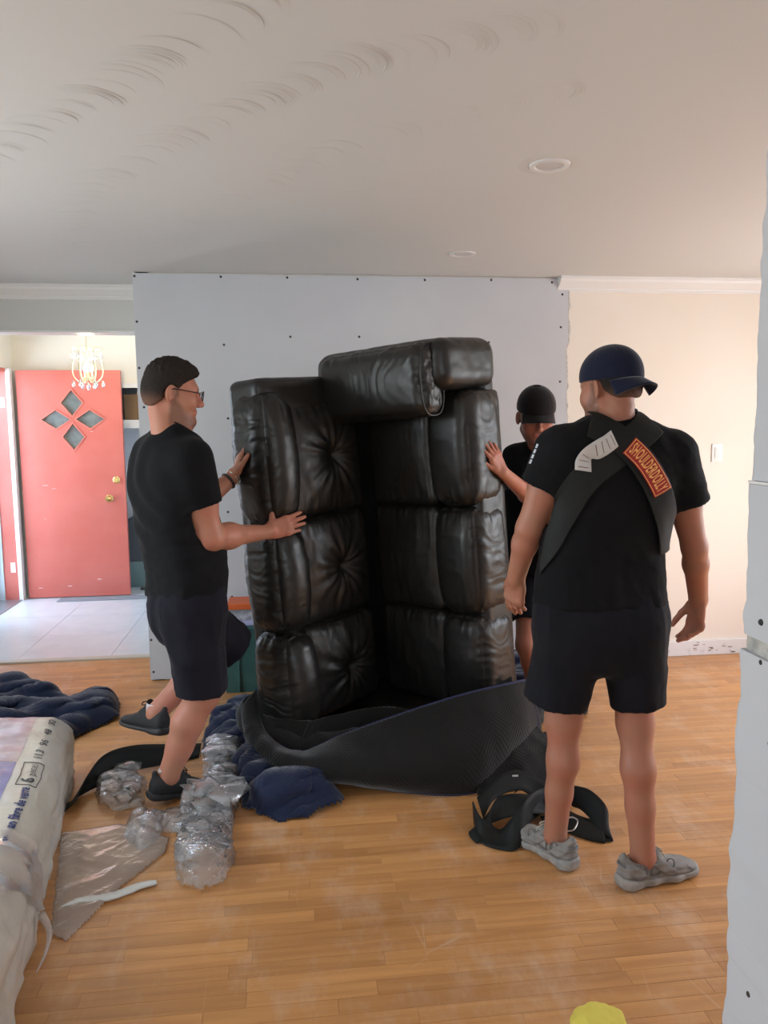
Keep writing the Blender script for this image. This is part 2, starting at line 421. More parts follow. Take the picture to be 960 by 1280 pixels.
# bits of old glue and torn paper above the floor
gl = MB(); rg = random.Random(11)
for k in range(16):
    p = W(rg.uniform(862, 914), rg.uniform(803, 815), YF); w_, h_ = rg.uniform(.006, .03), rg.uniform(.003, .008)
    gl.box((p[0], YF-.006, p[2]), (p[0]+w_, YF+.0, p[2]+h_))
tag(gl.build('glue_residue', mat('old_glue', (.30, .22, .18), .9), wb), kind='stuff')
def crown(name, x0, x1, yw, m, parent, sgn=-1, h=.085, dpt=.075, axis='x'):
    prof = [(0, 0), (dpt, 0), (dpt, -.012), (dpt-.010, -.016), (dpt-.016, -.030), (.034, -.052), (.018, -.066), (.016, -.074), (.010, -.078), (.009, -h), (0, -h)]
    V = []
    for x in (x0, x1): V += [(x, yw+sgn*d, HC+z) for d, z in prof]
    n = len(prof); F = [list(range(n)), list(range(n, 2*n))[::-1]]+[[i, (i+1) % n, n+(i+1) % n, n+i] for i in range(n)]
    return fixn(mk(name, V, F, m, parent, False))
crown('crown_moulding', 1.655, XR, YF+.013, M_white, wb)
# light switch plate
sp = W(897, 566, YF)
o = empty('light_switch', (sp[0], YF+.013, sp[2]), 'cream light switch plate on the right cream wall', 'light switch')
B('cover_plate', (-.036, -.007, -.058), (.036, 0, .058), M_white, o, .003, True)
rk = B('rocker', (-.017, -.0105, -.034), (.017, -.006, .034), mat('switch_white', (.75, .73, .70), .35), o, .002, True)

# header over the opening to the foyer, with crown moulding
wh = structure('wall_header')
B('header_core', (XL, 5.2, 2.153), (-.80, 5.33, HC), mat('header_paint', (.66, .66, .63), .75), wh)
crown('crown_moulding', XL, -.80, 5.2, M_white, wh, h=.085)
B('header_casing', (XL, 5.185, 2.148), (-.80, 5.345, 2.162), M_white, wh, .002)
wr_ = structure('wall_return')
B('return_core', (-.875, YF+.013, 0), (-.80, 7.9, HC), mat('return_paint', (.72, .74, .76), .75), wr_)

# left outer wall with its window and the front doorway (outside the frame except at the doorway)
DY0, DY1, DH = 6.20, 7.14, 2.06
wlft = structure('wall_left')
M_out = mat('outer_wall_paint', (.80, .79, .74), .75)
for nm, a, c in [('wall_segment', (XL-.18, YB, 0), (XL, 1.2, HC)), ('wall_segment', (XL-.18, 1.2, 0), (XL, 3.5, .65)), ('wall_segment', (XL-.18, 1.2, 2.2), (XL, 3.5, HC)),
                 ('wall_segment', (XL-.18, 3.5, 0), (XL, DY0, HC)), ('wall_segment', (XL-.18, DY0, DH), (XL, DY1, HC)), ('wall_segment', (XL-.18, DY1, 0), (XL, 8.0, HC))]:
    B(nm, a, c, M_foyer if a[1] > 5 else M_out, wlft)
win = tag(empty('window_1', (XL-.09, 2.35, 0)), kind='structure')
for a, c in [((-.03, -1.15, .65), (.03, -1.08, 2.2)), ((-.03, 1.08, .65), (.03, 1.15, 2.2)), ((-.03, -1.15, .65), (.03, 1.15, .72)), ((-.03, -1.15, 2.13), (.03, 1.15, 2.2)), ((-.025, -.03, .7), (.025, .03, 2.15))]:
    B('window_frame', a, c, M_white, win)
wrt = structure('wall_right')
B('wall_segment', (XR, YB, 0), (XR+.15, 1.9, HC), M_out, wrt); B('wall_segment', (XR, 4.1, 0), (XR+.15, YF+.13, HC), M_out, wrt)
B('wall_segment', (XR, 1.9, 0), (XR+.15, 4.1, .55), M_out, wrt); B('wall_segment', (XR, 1.9, 2.15), (XR+.15, 4.1, HC), M_out, wrt)
wbk = structure('wall_rear')
B('wall_segment', (XL, YB-.15, 0), (-1.7, YB, HC), M_out, wbk); B('wall_segment', (1.1, YB-.15, 0), (XR, YB, HC), M_out, wbk)
B('wall_segment', (-1.7, YB-.15, 0), (1.1, YB, .7), M_out, wbk); B('wall_segment', (-1.7, YB-.15, 2.3), (1.1, YB, HC), M_out, wbk)

# foyer back wall with the closet
wf = structure('wall_foyer')
B('wall_segment', (XL, 7.28, 0), (-1.60, 7.38, HC), M_foyer, wf)
B('closet_lintel', (-1.60, 7.28, 1.905), (-.80, 7.38, HC), M_foyer, wf)
B('closet_head_casing', (-1.62, 7.262, 1.895), (-.80, 7.285, 1.935), M_white, wf)
B('closet_back', (-1.75, 7.92, 0), (-.80, 8.0, HC), mat('closet_paint', (.74, .75, .78), .8), wf)
B('closet_side', (-1.80, 7.38, 0), (-1.75, 8.0, HC), mat('closet_paint', (.74, .75, .78), .8), wf)
cs = tag(B('closet_shelf', (-1.75, 7.42, 1.585), (-.80, 7.92, 1.607), M_white), 'white closet shelf holding a brown cardboard box', 'shelf')
B('shelf_cleat', (-1.75, 7.405, 1.53), (-.80, 7.42, 1.607), M_white, cs)
bx = empty('cardboard_box', (-1.52, 7.5, 1.607), 'brown cardboard box on the white closet shelf', 'box')
M_card = mat('cardboard', (.30, .185, .10), .85)
B('box_body', (-.03, .02, 0), (.55, .34, .24), M_card, bx, .004); B('box_flap', (.10, -.02, .235), (.55, .005, .275), mat('cardboard_pale', (.55, .47, .40), .85), bx)
bg2 = empty('dark_bag', (-1.70, 7.5, 1.622), 'dark cloth bag beside the cardboard box in the closet', 'bag')
# soft bag body
def blob(name, c, r, m, parent, seed=1, amp=.12, n=24):
    th = np.linspace(0, math.pi, n); ph = np.linspace(0, 2*math.pi, 2*n, endpoint=False)
    T, Ph = np.meshgrid(th, ph, indexing='ij'); D = np.stack([np.sin(T)*np.cos(Ph), np.sin(T)*np.sin(Ph), np.cos(T)], -1).reshape(-1, 3)
    V = np.array(c)+D*np.array(r)*(1+amp*fbm(D*2.2, seed))[:, None]
    return mk(name, V, gridfaces(n, 2*n, True), m, parent, True)
blob('bag_body', (.05, .05, .095), (.075, .1, .10), mat('black_nylon', (.02, .02, .024), .6), bg2, 4)
bg3 = empty('closet_tote', (-1.42, 7.65, .004), 'dark grey tote standing low in the closet', 'tote')
B('tote_body', (-.16, -.14, .25), (.2, .14, .66), mat('dark_grey_plastic', (.07, .08, .09), .55), bg3, .01)
B('tote_base', (-.16, -.14, .0), (.2, .14, .25), mat('teal_plastic', (.16, .24, .24), .5), bg3, .01)
bl = empty('black_sandal', (-1.40, 7.40, .004), 'small black sandal lying at the closet opening', 'shoe')
MB().prism([(-.05, -.03, 0), (.12, -.05, 0), (.2, .0, 0), (.12, .05, 0), (-.05, .03, 0)], (0, 0, 1), .02).build('sole', M_dark, bl)
MB().tube(smoothpath([(.04, -.05, .01), (.05, -.03, .05), (.05, 0, .06), (.05, .03, .05), (.04, .05, .01)], 14), .007).build('strap', M_dark, bl, True)

# front door, swung open against the foyer back wall ------------------
DX0, DX1, DYf = -2.385, -1.498, 7.155
door = tag(empty('door_1', (DX0, DYf, 0)), 'coral red front door standing open with four diamond panes', None, None, 'structure')
DW = DX1-DX0; DT = .044
dcs = [(.462, 1.872), (.462, 1.350), (.200, 1.615), (.722, 1.615)]
rw, rh = .100, .140
dims = [(.099, .122), (.098, .125), (.131, .088), (.130, .087)]
ctr = [(W(x_, y_, 7.155)[0]-DX0, W(x_, y_, 7.155)[2]) for x_, y_ in ((89.5, 503.7), (92, 546.2), (69.8, 524.5), (112.6, 524.0))]
# slab with four real openings: built by cutting the diamonds out of a grid of outline polygons
def door_slab():
    bm = bmesh.new()
    vs = [bm.verts.new(p) for p in [(0, 0, .012), (DW, 0, .012), (DW, 0, 2.045), (0, 0, 2.045)]]
    edges = [bm.edges.new((vs[i], vs[(i+1) % 4])) for i in range(4)]
    for (cx, cz), (hx, hz) in zip(ctr, dims):
        d = [bm.verts.new(p) for p in [(cx-hx, 0, cz), (cx, 0, cz-hz), (cx+hx, 0, cz), (cx, 0, cz+hz)]]
        edges += [bm.edges.new((d[i], d[(i+1) % 4])) for i in range(4)]
    bmesh.ops.triangle_fill(bm, edges=edges, use_beauty=True)
    # remove faces filling the diamonds
    for f in list(bm.faces):
        c = f.calc_center_median()
        for (cx, cz), (hx, hz) in zip(ctr, dims):
            if abs(c.x-cx)/hx+abs(c.z-cz)/hz < .999: bm.faces.remove(f); break
    r = bmesh.ops.extrude_face_region(bm, geom=list(bm.faces))
    for v in [g for g in r['geom'] if isinstance(g, bmesh.types.BMVert)]: v.co.y += DT
    bmesh.ops.recalc_face_normals(bm, faces=bm.faces)
    me = bpy.data.meshes.new('door_slab'); bm.to_mesh(me); bm.free(); return me
link('door_slab', door_slab(), M_red, door)
M_glass = mat('obscured_pane', (.20, .23, .22), .25, spec=.35, var=(18, (.13, .15, .15), .35, .7))
for (cx, cz), (hx, hz) in zip(ctr, dims):
    V = [(cx-hx, .02, cz), (cx, .02, cz-hz), (cx+hx, .02, cz), (cx, .02, cz+hz)]
    MB().prism(V, (0, 1, 0), .006).build('pane', M_glass, door)
    q = 1.0; a = np.array([(cx-hx, cz), (cx, cz-hz), (cx+hx, cz), (cx, cz+hz)]); c0 = np.array([cx, cz])
    o_ = c0+(a-c0)*1.06; i_ = c0+(a-c0)*.93
    V = []; F = []
    for k in range(4):
        V += [(o_[k][0], 0, o_[k][1]), (o_[k][0], -.008, o_[k][1]), (i_[k][0], -.008, i_[k][1]), (i_[k][0], .02, i_[k][1])]
    for k in range(4):
        n_ = (k+1) % 4
        for e in range(3): F.append((4*k+e, 4*k+e+1, 4*n_+e+1, 4*n_+e))
    mk('diamond_moulding', V, F, mat('coral_moulding', (.66, .20, .15), .35), door, False)
for nm, (kx, kz), s_ in [('door_knob', (.745, .903), 1.0), ('deadbolt', (.815, 1.069), .8)]:
    k = MB().lathe([(.034*s_, .002), (.034*s_, -.006), (.026*s_, -.010), (.012*s_, -.014), (.012*s_, -.030), (.024*s_, -.036), (.030*s_, -.050), (.026*s_, -.062), (.010*s_, -.066), (.001, -.066)] if nm == 'door_knob' else [(.032, .002), (.032, -.008), (.022, -.014), (.018, -.022), (.001, -.022)], (kx, 0, kz), 20, 1)
    k.build(nm, M_brass, door, True)
B('strike_plate', (DW-.0005, .008, .86), (DW+.0015, .036, .95), M_brass, door)
# chips in the paint
rg = random.Random(4)
for cx, cz, w_, h_ in [(.20, 1.03, .07, .006), (.27, 1.0, .05, .004), (.62, .165, .05, .012), (.36, .11, .06, .012), (.10, .10, .06, .006), (.62, 1.505, .04, .005), (.18, .73, .02, .006)]:
    pts = [(cx+math.cos(a)*w_*.5*rg.uniform(.6, 1), -.0004, cz+math.sin(a)*h_*.5*rg.uniform(.6, 1)) for a in np.linspace(0, 6.28, 9)[:-1]]
    mk('paint_chip', pts, [list(range(8))], mat('bare_primer', (.75, .55, .50), .6), door, False)
# frame of the front doorway
df = tag(empty('trim_1', (0, 0, 0)), kind='structure')
B('hinge_jamb', (XL-.13, DY1-.035, 0), (XL+.0, DY1, DH), M_red, df); B('jamb_edge', (XL, DY1-.045, 0), (XL+.035, DY1+.02, DH), M_white, df, .003)
B('outer_casing', (XL-.185, DY1-.05, 0), (XL-.12, DY1, DH), M_paleblue, df); B('head_jamb', (XL-.13, DY0, DH-.035), (XL, DY1, DH), M_red, df)
B('latch_jamb', (XL-.13, DY0, 0), (XL, DY0+.035, DH), M_red, df); B('threshold', (XL-.2, DY0, -.006), (XL+.02, DY1, .014), mat('aluminium_sill', (.45, .47, .48), .35, .8), df, .003)
B('hinge', (XL-.06, DY1-.038, .26), (XL-.02, DY1-.033, .35), M_white, df); B('hinge', (XL-.06, DY1-.038, 1.72), (XL-.02, DY1-.033, 1.81), M_white, df)
sd = tag(empty('storm_door', (XL-.19, DY1-.06, 0)), 'dark framed glass storm door beyond the front doorway', 'door')
B('stile', (-.03, -.07, .02), (.0, 0, 2.0), mat('dark_bronze', (.11, .12, .14), .4), sd); B('stile', (-.03, -.86, .02), (.0, -.79, 2.0), MATS['dark_bronze'], sd)
B('rail', (-.03, -.79, .02), (0, -.07, .14), MATS['dark_bronze'], sd); B('rail', (-.03, -.79, .50), (0, -.07, .56), MATS['dark_bronze'], sd); B('rail', (-.03, -.79, 1.93), (0, -.07, 2.0), MATS['dark_bronze'], sd)
M_pane = mat('clear_glass'); N, L, b = nodes(M_pane); _t = N.new('ShaderNodeBsdfTransparent'); _g = N.new('ShaderNodeBsdfGlossy'); _g.inputs['Roughness'].default_value = .02; _x = N.new('ShaderNodeMixShader'); _x.inputs[0].default_value = .08
L.new(_t.outputs[0], _x.inputs[1]); L.new(_g.outputs[0], _x.inputs[2]); L.new(_x.outputs[0], N['Material Output'].inputs['Surface'])
B('pane', (-.018, -.79, .14), (-.013, -.07, 1.93), M_pane, sd)
mt = tag(MB().box((-2.1, 6.98, .004), (-1.2, 7.12, .012), .003).build('door_mat', M_grey), 'thin grey door mat at the foot of the red door', 'mat')
porch = tag(B('ground_outside', (-9, 3, -.3), (XL-.18, 14, -.08), mat('pale_concrete', (.62, .61, .58), .9)), kind='structure')

# near jamb on the right: cut drywall end
wj = structure('wall_jamb')
B('jamb_core', (.842, 1.0, 0), (XR, 1.305, HC), M_dry, wj)
def ragged(name, z0, z1, dx, seed, m, thick=.011, y1=1.318, amp=.004):
    n = max(6, int((z1-z0)/.012)); z = np.linspace(z0, z1, n)
    e = np.array([fbm([[q*16, 3, seed]], seed)[0] for q in z])*amp
    f = np.array([fbm([[q*30, 9, seed]], seed+5)[0] for q in z])*amp
    V = []; F = []
    for i in range(n): V += [(.842-dx+f[i]*.3, .997, z[i]), (.842-dx+f[i]*.3, y1-.010+e[i]*.5, z[i]), (.842-dx+.003+f[i], y1+e[i], z[i]), (.842+.03, y1+e[i]*.5, z[i]), (.842+.03, .997, z[i])]
    for i in range(n-1):
        for k in range(5): F.append((5*i+k, 5*i+(k+1) % 5, 5*i+5+(k+1) % 5, 5*i+5+k))
    F += [tuple(range(5)), tuple(range(5*n-5, 5*n))]
    o = fixn(mk(name, V, F, m, wj, False))
M_dry2 = M_dry
ragged('jamb_drywall', 1.165, 1.445, .010, 2, M_dry2); ragged('jamb_drywall', 1.452, 2.10, .007, 5, M_dry2, y1=1.316); ragged('jamb_drywall', 2.11, 2.44, .006, 9, M_dry2, y1=1.322)
ragged('jamb_drywall', 0, 1.135, .013, 7, M_dry2, amp=.006)
ragged('broken_plaster_edge', 1.128, 1.172, .004, 12, M_gyp, amp=.016, y1=1.312)
ragged('paper_tab', 1.446, 1.451, .012, 15, M_white, amp=.003, y1=1.319)
for py, px in [(778, 950), (828, 951), (1243, 935), (930, 962)]:
    d = _ray(px, py); t = .829/d[0]; p = np.array([0, 0, EYE])+t*d
    k = MB().lathe([(.0005, -.002), (.0045, -.002), (.006, 0), (.0065, .003)], (0, 0, 0), 10, 0)
    o = k.build('drywall_screw', MATS['black_phosphate'], wj); o.location = (p[0]+.001, p[1], p[2])

# recessed ceiling lights (switched off)
for px, py, lab in [(687, 206, 'recessed ceiling light with the larger white trim ring, nearer the wall opening'), (578, 317, 'recessed ceiling light close above the drywall wall')]:
    c = G(px, py, HC)
    o = empty('recessed_light', (c[0], c[1], HC), lab, 'ceiling light', 'recessed ceiling lights')
    MB().lathe([(.048, .004), (.048, -.004), (.052, -.007), (.068, -.006), (.072, 0), (.072, .004)], n=40).build('trim_ring', mat('ring_white', (.74, .73, .71), .4), o, True)
    MB().lathe([(.0005, -.001), (.03, -.0022), (.048, -.003), (.048, .004)], n=32).build('lens', mat('frosted_lens', (.60, .57, .54), .3), o, True)
    MB().lathe([(.072, .001), (.074, -.0015), (.105, -.0008), (.112, .0006)], n=40).build('plaster_patch', mat('patch_plaster', (.66, .65, .62), .8), o, True)

# chandelier -----------------------------------------------------------
cc = W(109, 450, 6.25); CX, CY = cc[0], cc[1]
ch = empty('chandelier', (CX, CY, 1.84), 'small lit crystal chandelier hanging in the foyer', 'chandelier')
M_gold = mat('pale_gilt', (.80, .70, .48), .3, .9)
M_crys = mat('crystal', (1, 1, 1), .02, trans=.9, spec=.8)
MB().tube([(0, 0, .33), (0, 0, .60)], .004, 6).build('chain', M_gold, ch)
MB().lathe([(.05, .60), (.05, .59), (.02, .57), (.004, .565)], n=20).build('ceiling_canopy', M_gold, ch, True)
MB().lathe([(.004, .33), (.012, .31), (.006, .27), (.010, .22), (.02, .15), (.012, .12), (.016, .09), (.004, .06)], n=14).build('stem', M_gold, ch, True)
for rr_, zz_ in ((.105, .31), (.05, .085)):
    t = np.linspace(0, 2*math.pi, 33); MB().tube(np.stack([rr_*np.cos(t), rr_*np.sin(t), np.full(33, zz_)], 1), .004, 6, False).build('ring', M_gold, ch, True)
dropm = MB().lathe([(.0005, .022), (.006, .014), (.013, -.004), (.014, -.012), (.008, -.026), (.0005, -.033)], n=8); dme = rawmesh('crystal_drop', dropm.V, dropm.F, False); dme.materials.append(M_crys)
beadm = MB().lathe([(.0005, .008), (.006, .004), (.008, 0), (.006, -.004), (.0005, -.008)], n=8); bme = rawmesh('bead', beadm.V, beadm.F, False); bme.materials.append(M_crys)
def hang(me, name, loc, s=1.0):
    o = bpy.data.objects.new(name, me); COL.objects.link(o); o.parent = ch; o.location = loc; o.scale = (s, s, s)
for k in range(6):
    a = k*math.pi/3+.2; ca, sa_ = math.cos(a), math.sin(a)
    arm = smoothpath([(0, 0, .10), (.05*ca, .05*sa_, .05), (.10*ca, .10*sa_, .09), (.112*ca, .112*sa_, .16), (.10*ca, .10*sa_, .22), (.105*ca, .105*sa_, .31)], 18)
    MB().tube(arm, .0045, 6).build('arm', M_gold, ch, True)
    hang(dme, 'crystal_drop', (.108*ca, .108*sa_, .045), 1.0); hang(dme, 'crystal_drop', (.05*math.cos(a+.5), .05*math.sin(a+.5), .03), .95)
    hang(dme, 'crystal_drop', (.105*ca, .105*sa_, .255), .7)
    for j in range(4):
        f = (j+1)/5; hang(bme, 'bead', (.105*ca*(1-f*.75), .105*sa_*(1-f*.75), .31-.06*math.sin(f*3.1)-.05*f), .9)
hang(dme, 'crystal_drop', (0, 0, .02), 1.0)
for k in range(3):
    a = k*2.09+.5; x, y_ = .032*math.cos(a), .032*math.sin(a)
    cd = MB().lathe([(.009, .075), (.009, .13)], (x, y_, 0), 10).build('candle', mat('candle_ivory', (.85, .8, .65), .5), ch, True)
    MB().lathe([(.003, .13), (.012, .148), (.013, .16), (.007, .18), (.001, .195)], (x, y_, 0), 12).build('bulb', mat('lit_bulb', (1, .9, .7), .4, emit=((1, .86, .58), 40)), ch, True)
pl_ = bpy.data.lights.new('chandelier_glow', 'POINT'); pl_.energy = 22; pl_.color = (1, .86, .58); pl_.shadow_soft_size = .06
po = bpy.data.objects.new('chandelier_glow', pl_); COL.objects.link(po); po.parent = ch; po.location = (0, 0, .24)
# ------------------------------------------------------------------ leather sofa stood on end
M_lea = bpy.data.materials.new('black_leather'); M_lea.use_nodes = True
N, L, b = nodes(M_lea)
tc = N.new('ShaderNodeTexCoord')
vo = N.new('ShaderNodeTexVoronoi'); vo.inputs['Scale'].default_value = 260; L.new(tc.outputs['Object'], vo.inputs['Vector'])
n1 = N.new('ShaderNodeTexNoise'); n1.inputs['Scale'].default_value = 26; n1.inputs['Detail'].default_value = 5; L.new(tc.outputs['Object'], n1.inputs['Vector'])
n2 = N.new('ShaderNodeTexNoise'); n2.inputs['Scale'].default_value = 4; n2.inputs['Detail'].default_value = 4; L.new(tc.outputs['Object'], n2.inputs['Vector'])
cr = N.new('ShaderNodeValToRGB'); cr.color_ramp.elements[0].position = .35; cr.color_ramp.elements[1].position = .75
cr.color_ramp.elements[0].color = (.009, .0085, .008, 1); cr.color_ramp.elements[1].color = (.020, .017, .0145, 1)
L.new(n2.outputs['Fac'], cr.inputs['Fac']); L.new(cr.outputs[0], b.inputs['Base Color'])
rm = N.new('ShaderNodeMapRange'); rm.inputs['From Min'].default_value = .3; rm.inputs['From Max'].default_value = .7; rm.inputs['To Min'].default_value = .30; rm.inputs['To Max'].default_value = .47
L.new(n1.outputs['Fac'], rm.inputs['Value']); L.new(rm.outputs[0], b.inputs['Roughness'])
b1 = N.new('ShaderNodeBump'); b1.inputs['Strength'].default_value = .10; b1.inputs['Distance'].default_value = .001; L.new(vo.outputs['Distance'], b1.inputs['Height'])
b2 = N.new('ShaderNodeBump'); b2.inputs['Strength'].default_value = .15; b2.inputs['Distance'].default_value = .006; L.new(n1.outputs['Fac'], b2.inputs['Height']); L.new(b1.outputs[0], b2.inputs['Normal'])
L.new(b2.outputs[0], b.inputs['Normal'])
b.inputs['Specular IOR Level'].default_value = .5

def rbox(half, r, res):
    """rounded box: points, outward normals and quads; res = cells along each axis"""
    h = np.array(half, float); nx, ny, nz = res
    key = {}; V = []; F = []
    lins = [np.linspace(-1, 1, n+1) for n in res]
    allv = []; faces = []; off = 0
    for ax in range(3):
        o1, o2 = [(1, 2), (2, 0), (0, 1)][ax]
        for sg in (-1, 1):
            A, Bb = np.meshgrid(lins[o1], lins[o2], indexing='ij')
            P = np.zeros(A.shape+(3,)); P[..., ax] = sg; P[..., o1] = A; P[..., o2] = Bb
            f = gridfaces(A.shape[0], A.shape[1])+off
            if sg < 0: f = f[:, ::-1]
            allv.append(P.reshape(-1, 3)); faces.append(f); off += A.size
    U = np.vstack(allv); Fq = np.vstack(faces)
    k = np.round(U*1e5).astype(np.int64); kk, idx, inv = np.unique(k, axis=0, return_index=True, return_inverse=True)
    U = U[idx]; Fq = inv.reshape(-1)[Fq]
    r = min(r, h.min()*.98)
    P = U*h; q = np.clip(P, -(h-r), h-r); d = P-q; d /= np.linalg.norm(d, axis=1)[:, None]+1e-12
    return q+r*d, d, U, Fq
def vnormals(V, F):
    a, b_, c, d = (V[F[:, i]] for i in range(4)); n = np.cross(c-a, d-b_)
    out = np.zeros_like(V)
    for i in range(4): np.add.at(out, F[:, i], n)
    return out/(np.linalg.norm(out, axis=1)[:, None]+1e-12)

SC = np.array([.485, 3.89, 0.0])              # base of the inner corner of the dihedral
su = nrm((-.76, -.65, 0)); sv = nrm((.64, -.77, 0)); sz = np.array([0, 0, 1.])
LEAN = math.radians(-4.2)
sofa = empty('sofa', (SC[0]+.04, SC[1]-.03, .022), 'black leather three-seat sofa stood on its end, leaning', 'sofa')
sofa.rotation_euler = (0, LEAN, 0); sofa.scale = (.98, .98, .985)
def S2L(a, bq, w): return a[..., None]*su+bq[..., None]*sv+w[..., None]*sz-np.array([.04, 0, 0])
def sofa_part(name, lo, hi, r, res, disp, m=M_lea, parent=None):
    """rounded block in sofa space (a = up the backrest, b = out along the seat, w = along the length), displaced by disp(P, n, U)"""
    lo = np.array(lo, float); hi = np.array(hi, float); c = (lo+hi)/2
    P, n, U, F = rbox((hi-lo)/2, r, res)
    P = P+n*disp(P, n, U)[:, None] if disp else P
    P = P+c
    o = mk(name, S2L(P[:, 0], P[:, 1], P[:, 2]), F, m, parent or sofa, True)
    return fixn(o)

SEC = [(.150, .622), (.628, 1.142), (1.148, 1.685)]
def wr_edge(P, U, seed, amp, fq=(26, 9, 26)):
    """gathers that run in from the seams"""
    e = np.maximum(np.abs(U[:, 2]), 0)
    return amp*sstep(.45, 1.0, e)*ridge(np.stack([P[:, 0]*fq[0], P[:, 1]*fq[0], P[:, 2]*4], 1), seed, 2)
def tuft(P, ca, cb_, cw, face, depth, R, seed, fold=.012):
    if face == 'b': x, y_, nz_ = P[:, 0]-ca, P[:, 2]-cw, P[:, 1]
    else: x, y_, nz_ = P[:, 1]-cb_, P[:, 2]-cw, P[:, 0]
    r = np.sqrt(x*x+y_*y_)+1e-6; th = np.arctan2(y_, x)
    cone = -depth*np.exp(-(r/(R*.33))**1.3)
    rad = fold*np.exp(-(r/R)**2)*sstep(.012, .05, r)*(.7*np.cos(7*th+4.0*noise(np.stack([th*1.2, r*6, r*0+seed], 1), seed))+.5*np.cos(16*th+seed))
    return cone+rad
for k, (w0, w1) in enumerate(SEC):
    wm_ = (w0+w1)/2
    # backrest: tufted pillow and rolled head cushion
    def d_back(P, n, U, k=k):
        f = sstep(.2, .9, n[:, 1])
        puff = .045*(1-U[:, 0]**2)*(1-U[:, 2]**2)*f
        t = tuft(P, -.04, 0, -.03+.02*k, 'b', .060, .17, 3+k*5, .008)*f
        return puff+t+wr_edge(P, U, 11+k, .005)+.004*fbm(P*np.array([16, 16, 9]), 5+k)*f
    o = sofa_part('back_cushion', (.02, -.24, w0-.006), (.53, -.02, w1+.006), .055, (64, 26, 64), d_back)
    c = np.array([.275-.04, -.045, wm_-.03+.02*k])
    btn = MB().lathe([(.001, .009), (.010, .007), (.014, .002), (.013, -.004)], n=14, axis=1)
    V = np.array(btn.V)+c; bo = mk('tuft_button', S2L(V[:, 0], V[:, 1], V[:, 2]), btn.F, M_lea, o, True)
    def d_roll(P, n, U, k=k):
        f = sstep(.0, .7, np.maximum(n[:, 1], n[:, 0]))
        puff = .05*(1-U[:, 2]**2)*f*(1-.6*U[:, 0]**2)
        side = sstep(.15, .8, n[:, 0])
        wrk = .0058*side*ridge(np.stack([P[:, 0]*6, P[:, 1]*6, P[:, 2]*38+2*noise(P*9, 2)], 1), 21+k, 2)
        wrk2 = .0022*(1-side)*ridge(np.stack([P[:, 0]*10, P[:, 1]*9, P[:, 2]*15], 1), 31+k, 2)*f
        return puff+wrk+wrk2+wr_edge(P, U, 41+k, .007)
    ex = .05 if k == 2 else 0
    sofa_part('head_roll', (.49, -.23, w0-.010), (.690, .035, w1+.010+ex), .092, (44, 40, 76), d_roll)
    # seat: cushion and rolled front pad
    def d_seat(P, n, U, k=k):
        f = sstep(.2, .9, n[:, 0])
        puff = .030*(1-U[:, 1]**2)*(1-U[:, 2]**2)*f
        sm_ = .003*ridge(np.stack([P[:, 0]*8, P[:, 1]*15, P[:, 2]*7], 1), 51+k, 2)*f
        return puff+sm_+wr_edge(P, U, 61+k, .004)
    sofa_part('seat_cushion', (-.24, -.02, w0-.004), (-.015, .415, w1+.004), .045, (26, 52, 60), d_seat)
    def d_front(P, n, U, k=k):
        f = sstep(.0, .7, np.maximum(n[:, 0], n[:, 1]))
        side = sstep(.15, .8, n[:, 1])
        puff = .035*(1-U[:, 2]**2)*f*(1-.5*U[:, 1]**2)
        wrk = .0032*side*ridge(np.stack([P[:, 0]*9, P[:, 1]*9, P[:, 2]*30+2*noise(P*8, 4)], 1), 71+k, 2)
        wrk2 = .002*(1-side)*ridge(np.stack([P[:, 0]*9, P[:, 1]*9, P[:, 2]*11], 1), 81+k, 2)*f
        return puff+wrk+wrk2+wr_edge(P, U, 91+k, .006)
    sofa_part('front_pad', (-.26, .395, w0-.006), (.0, .655, w1+.006), .075, (36, 48, 66), d_front)
# carcase
M_leab = M_lea
dsm = lambda P, n, U: .003*fbm(P*6, 3)
sofa_part('outer_back', (-.30, -.30, .02), (.63, -.20, 1.78), .035, (20, 6, 30), dsm)
sofa_part('seat_base', (-.28, -.25, .02), (-.18, .62, 1.78), .03, (6, 20, 30), dsm)
sofa_part('back_end_panel', (-.10, -.275, 1.64), (.65, -.03, 1.815), .045, (24, 10, 10), dsm)
sofa_part('front_panel', (-.28, .55, .05), (-.06, .650, 1.68), .03, (10, 6, 30), dsm)
# arms: a padded upright at each end, and the overstuffed arm pillow on the upper one
def arm_shape(name, w0, w1):
    # arm outline in the (a, w) plane: rounded top toward +a
    def d(P, n, U): return .006*fbm(P*9, 8)
    return sofa_part(name, (-.28, -.20, w0), (.155, .655, w1), .075, (30, 40, 24), d)
arm_shape('armrest', 1.69, 1.925); arm_shape('armrest', .0, .145)
def d_pil(P, n, U):
    f = 1.0
    puff = .035*(1-U[:, 1]**2)*(1-U[:, 2]**2)*np.abs(n[:, 0])
    g = .0085*ridge(np.stack([P[:, 0]*4, P[:, 1]*17+2*noise(P*7, 9), P[:, 2]*4], 1), 101, 2)*sstep(-1, .9, U[:, 2])
    e = .006*sstep(.7, 1, np.abs(U[:, 1]))*ridge(np.stack([P[:, 0]*30, P[:, 1]*4, P[:, 2]*30], 1), 7, 2)
    return puff+g+e
pil = sofa_part('arm_pillow', (.06, -.10, 1.575), (.225, .590, 1.905), .07, (26, 84, 44), d_pil)
# piping seam around the end of the arm pillow
t = np.linspace(0, 2*math.pi, 41); ca_ = .1425+.078*np.sign(np.cos(t))*np.abs(np.cos(t))**.7; cw_ = 1.740+.158*np.sign(np.sin(t))*np.abs(np.sin(t))**.6
tb = MB().tube(S2L(ca_, np.full(41, .575), cw_), .0045, 6, False); mk('piping', tb.V, tb.F, M_lea, pil, True)
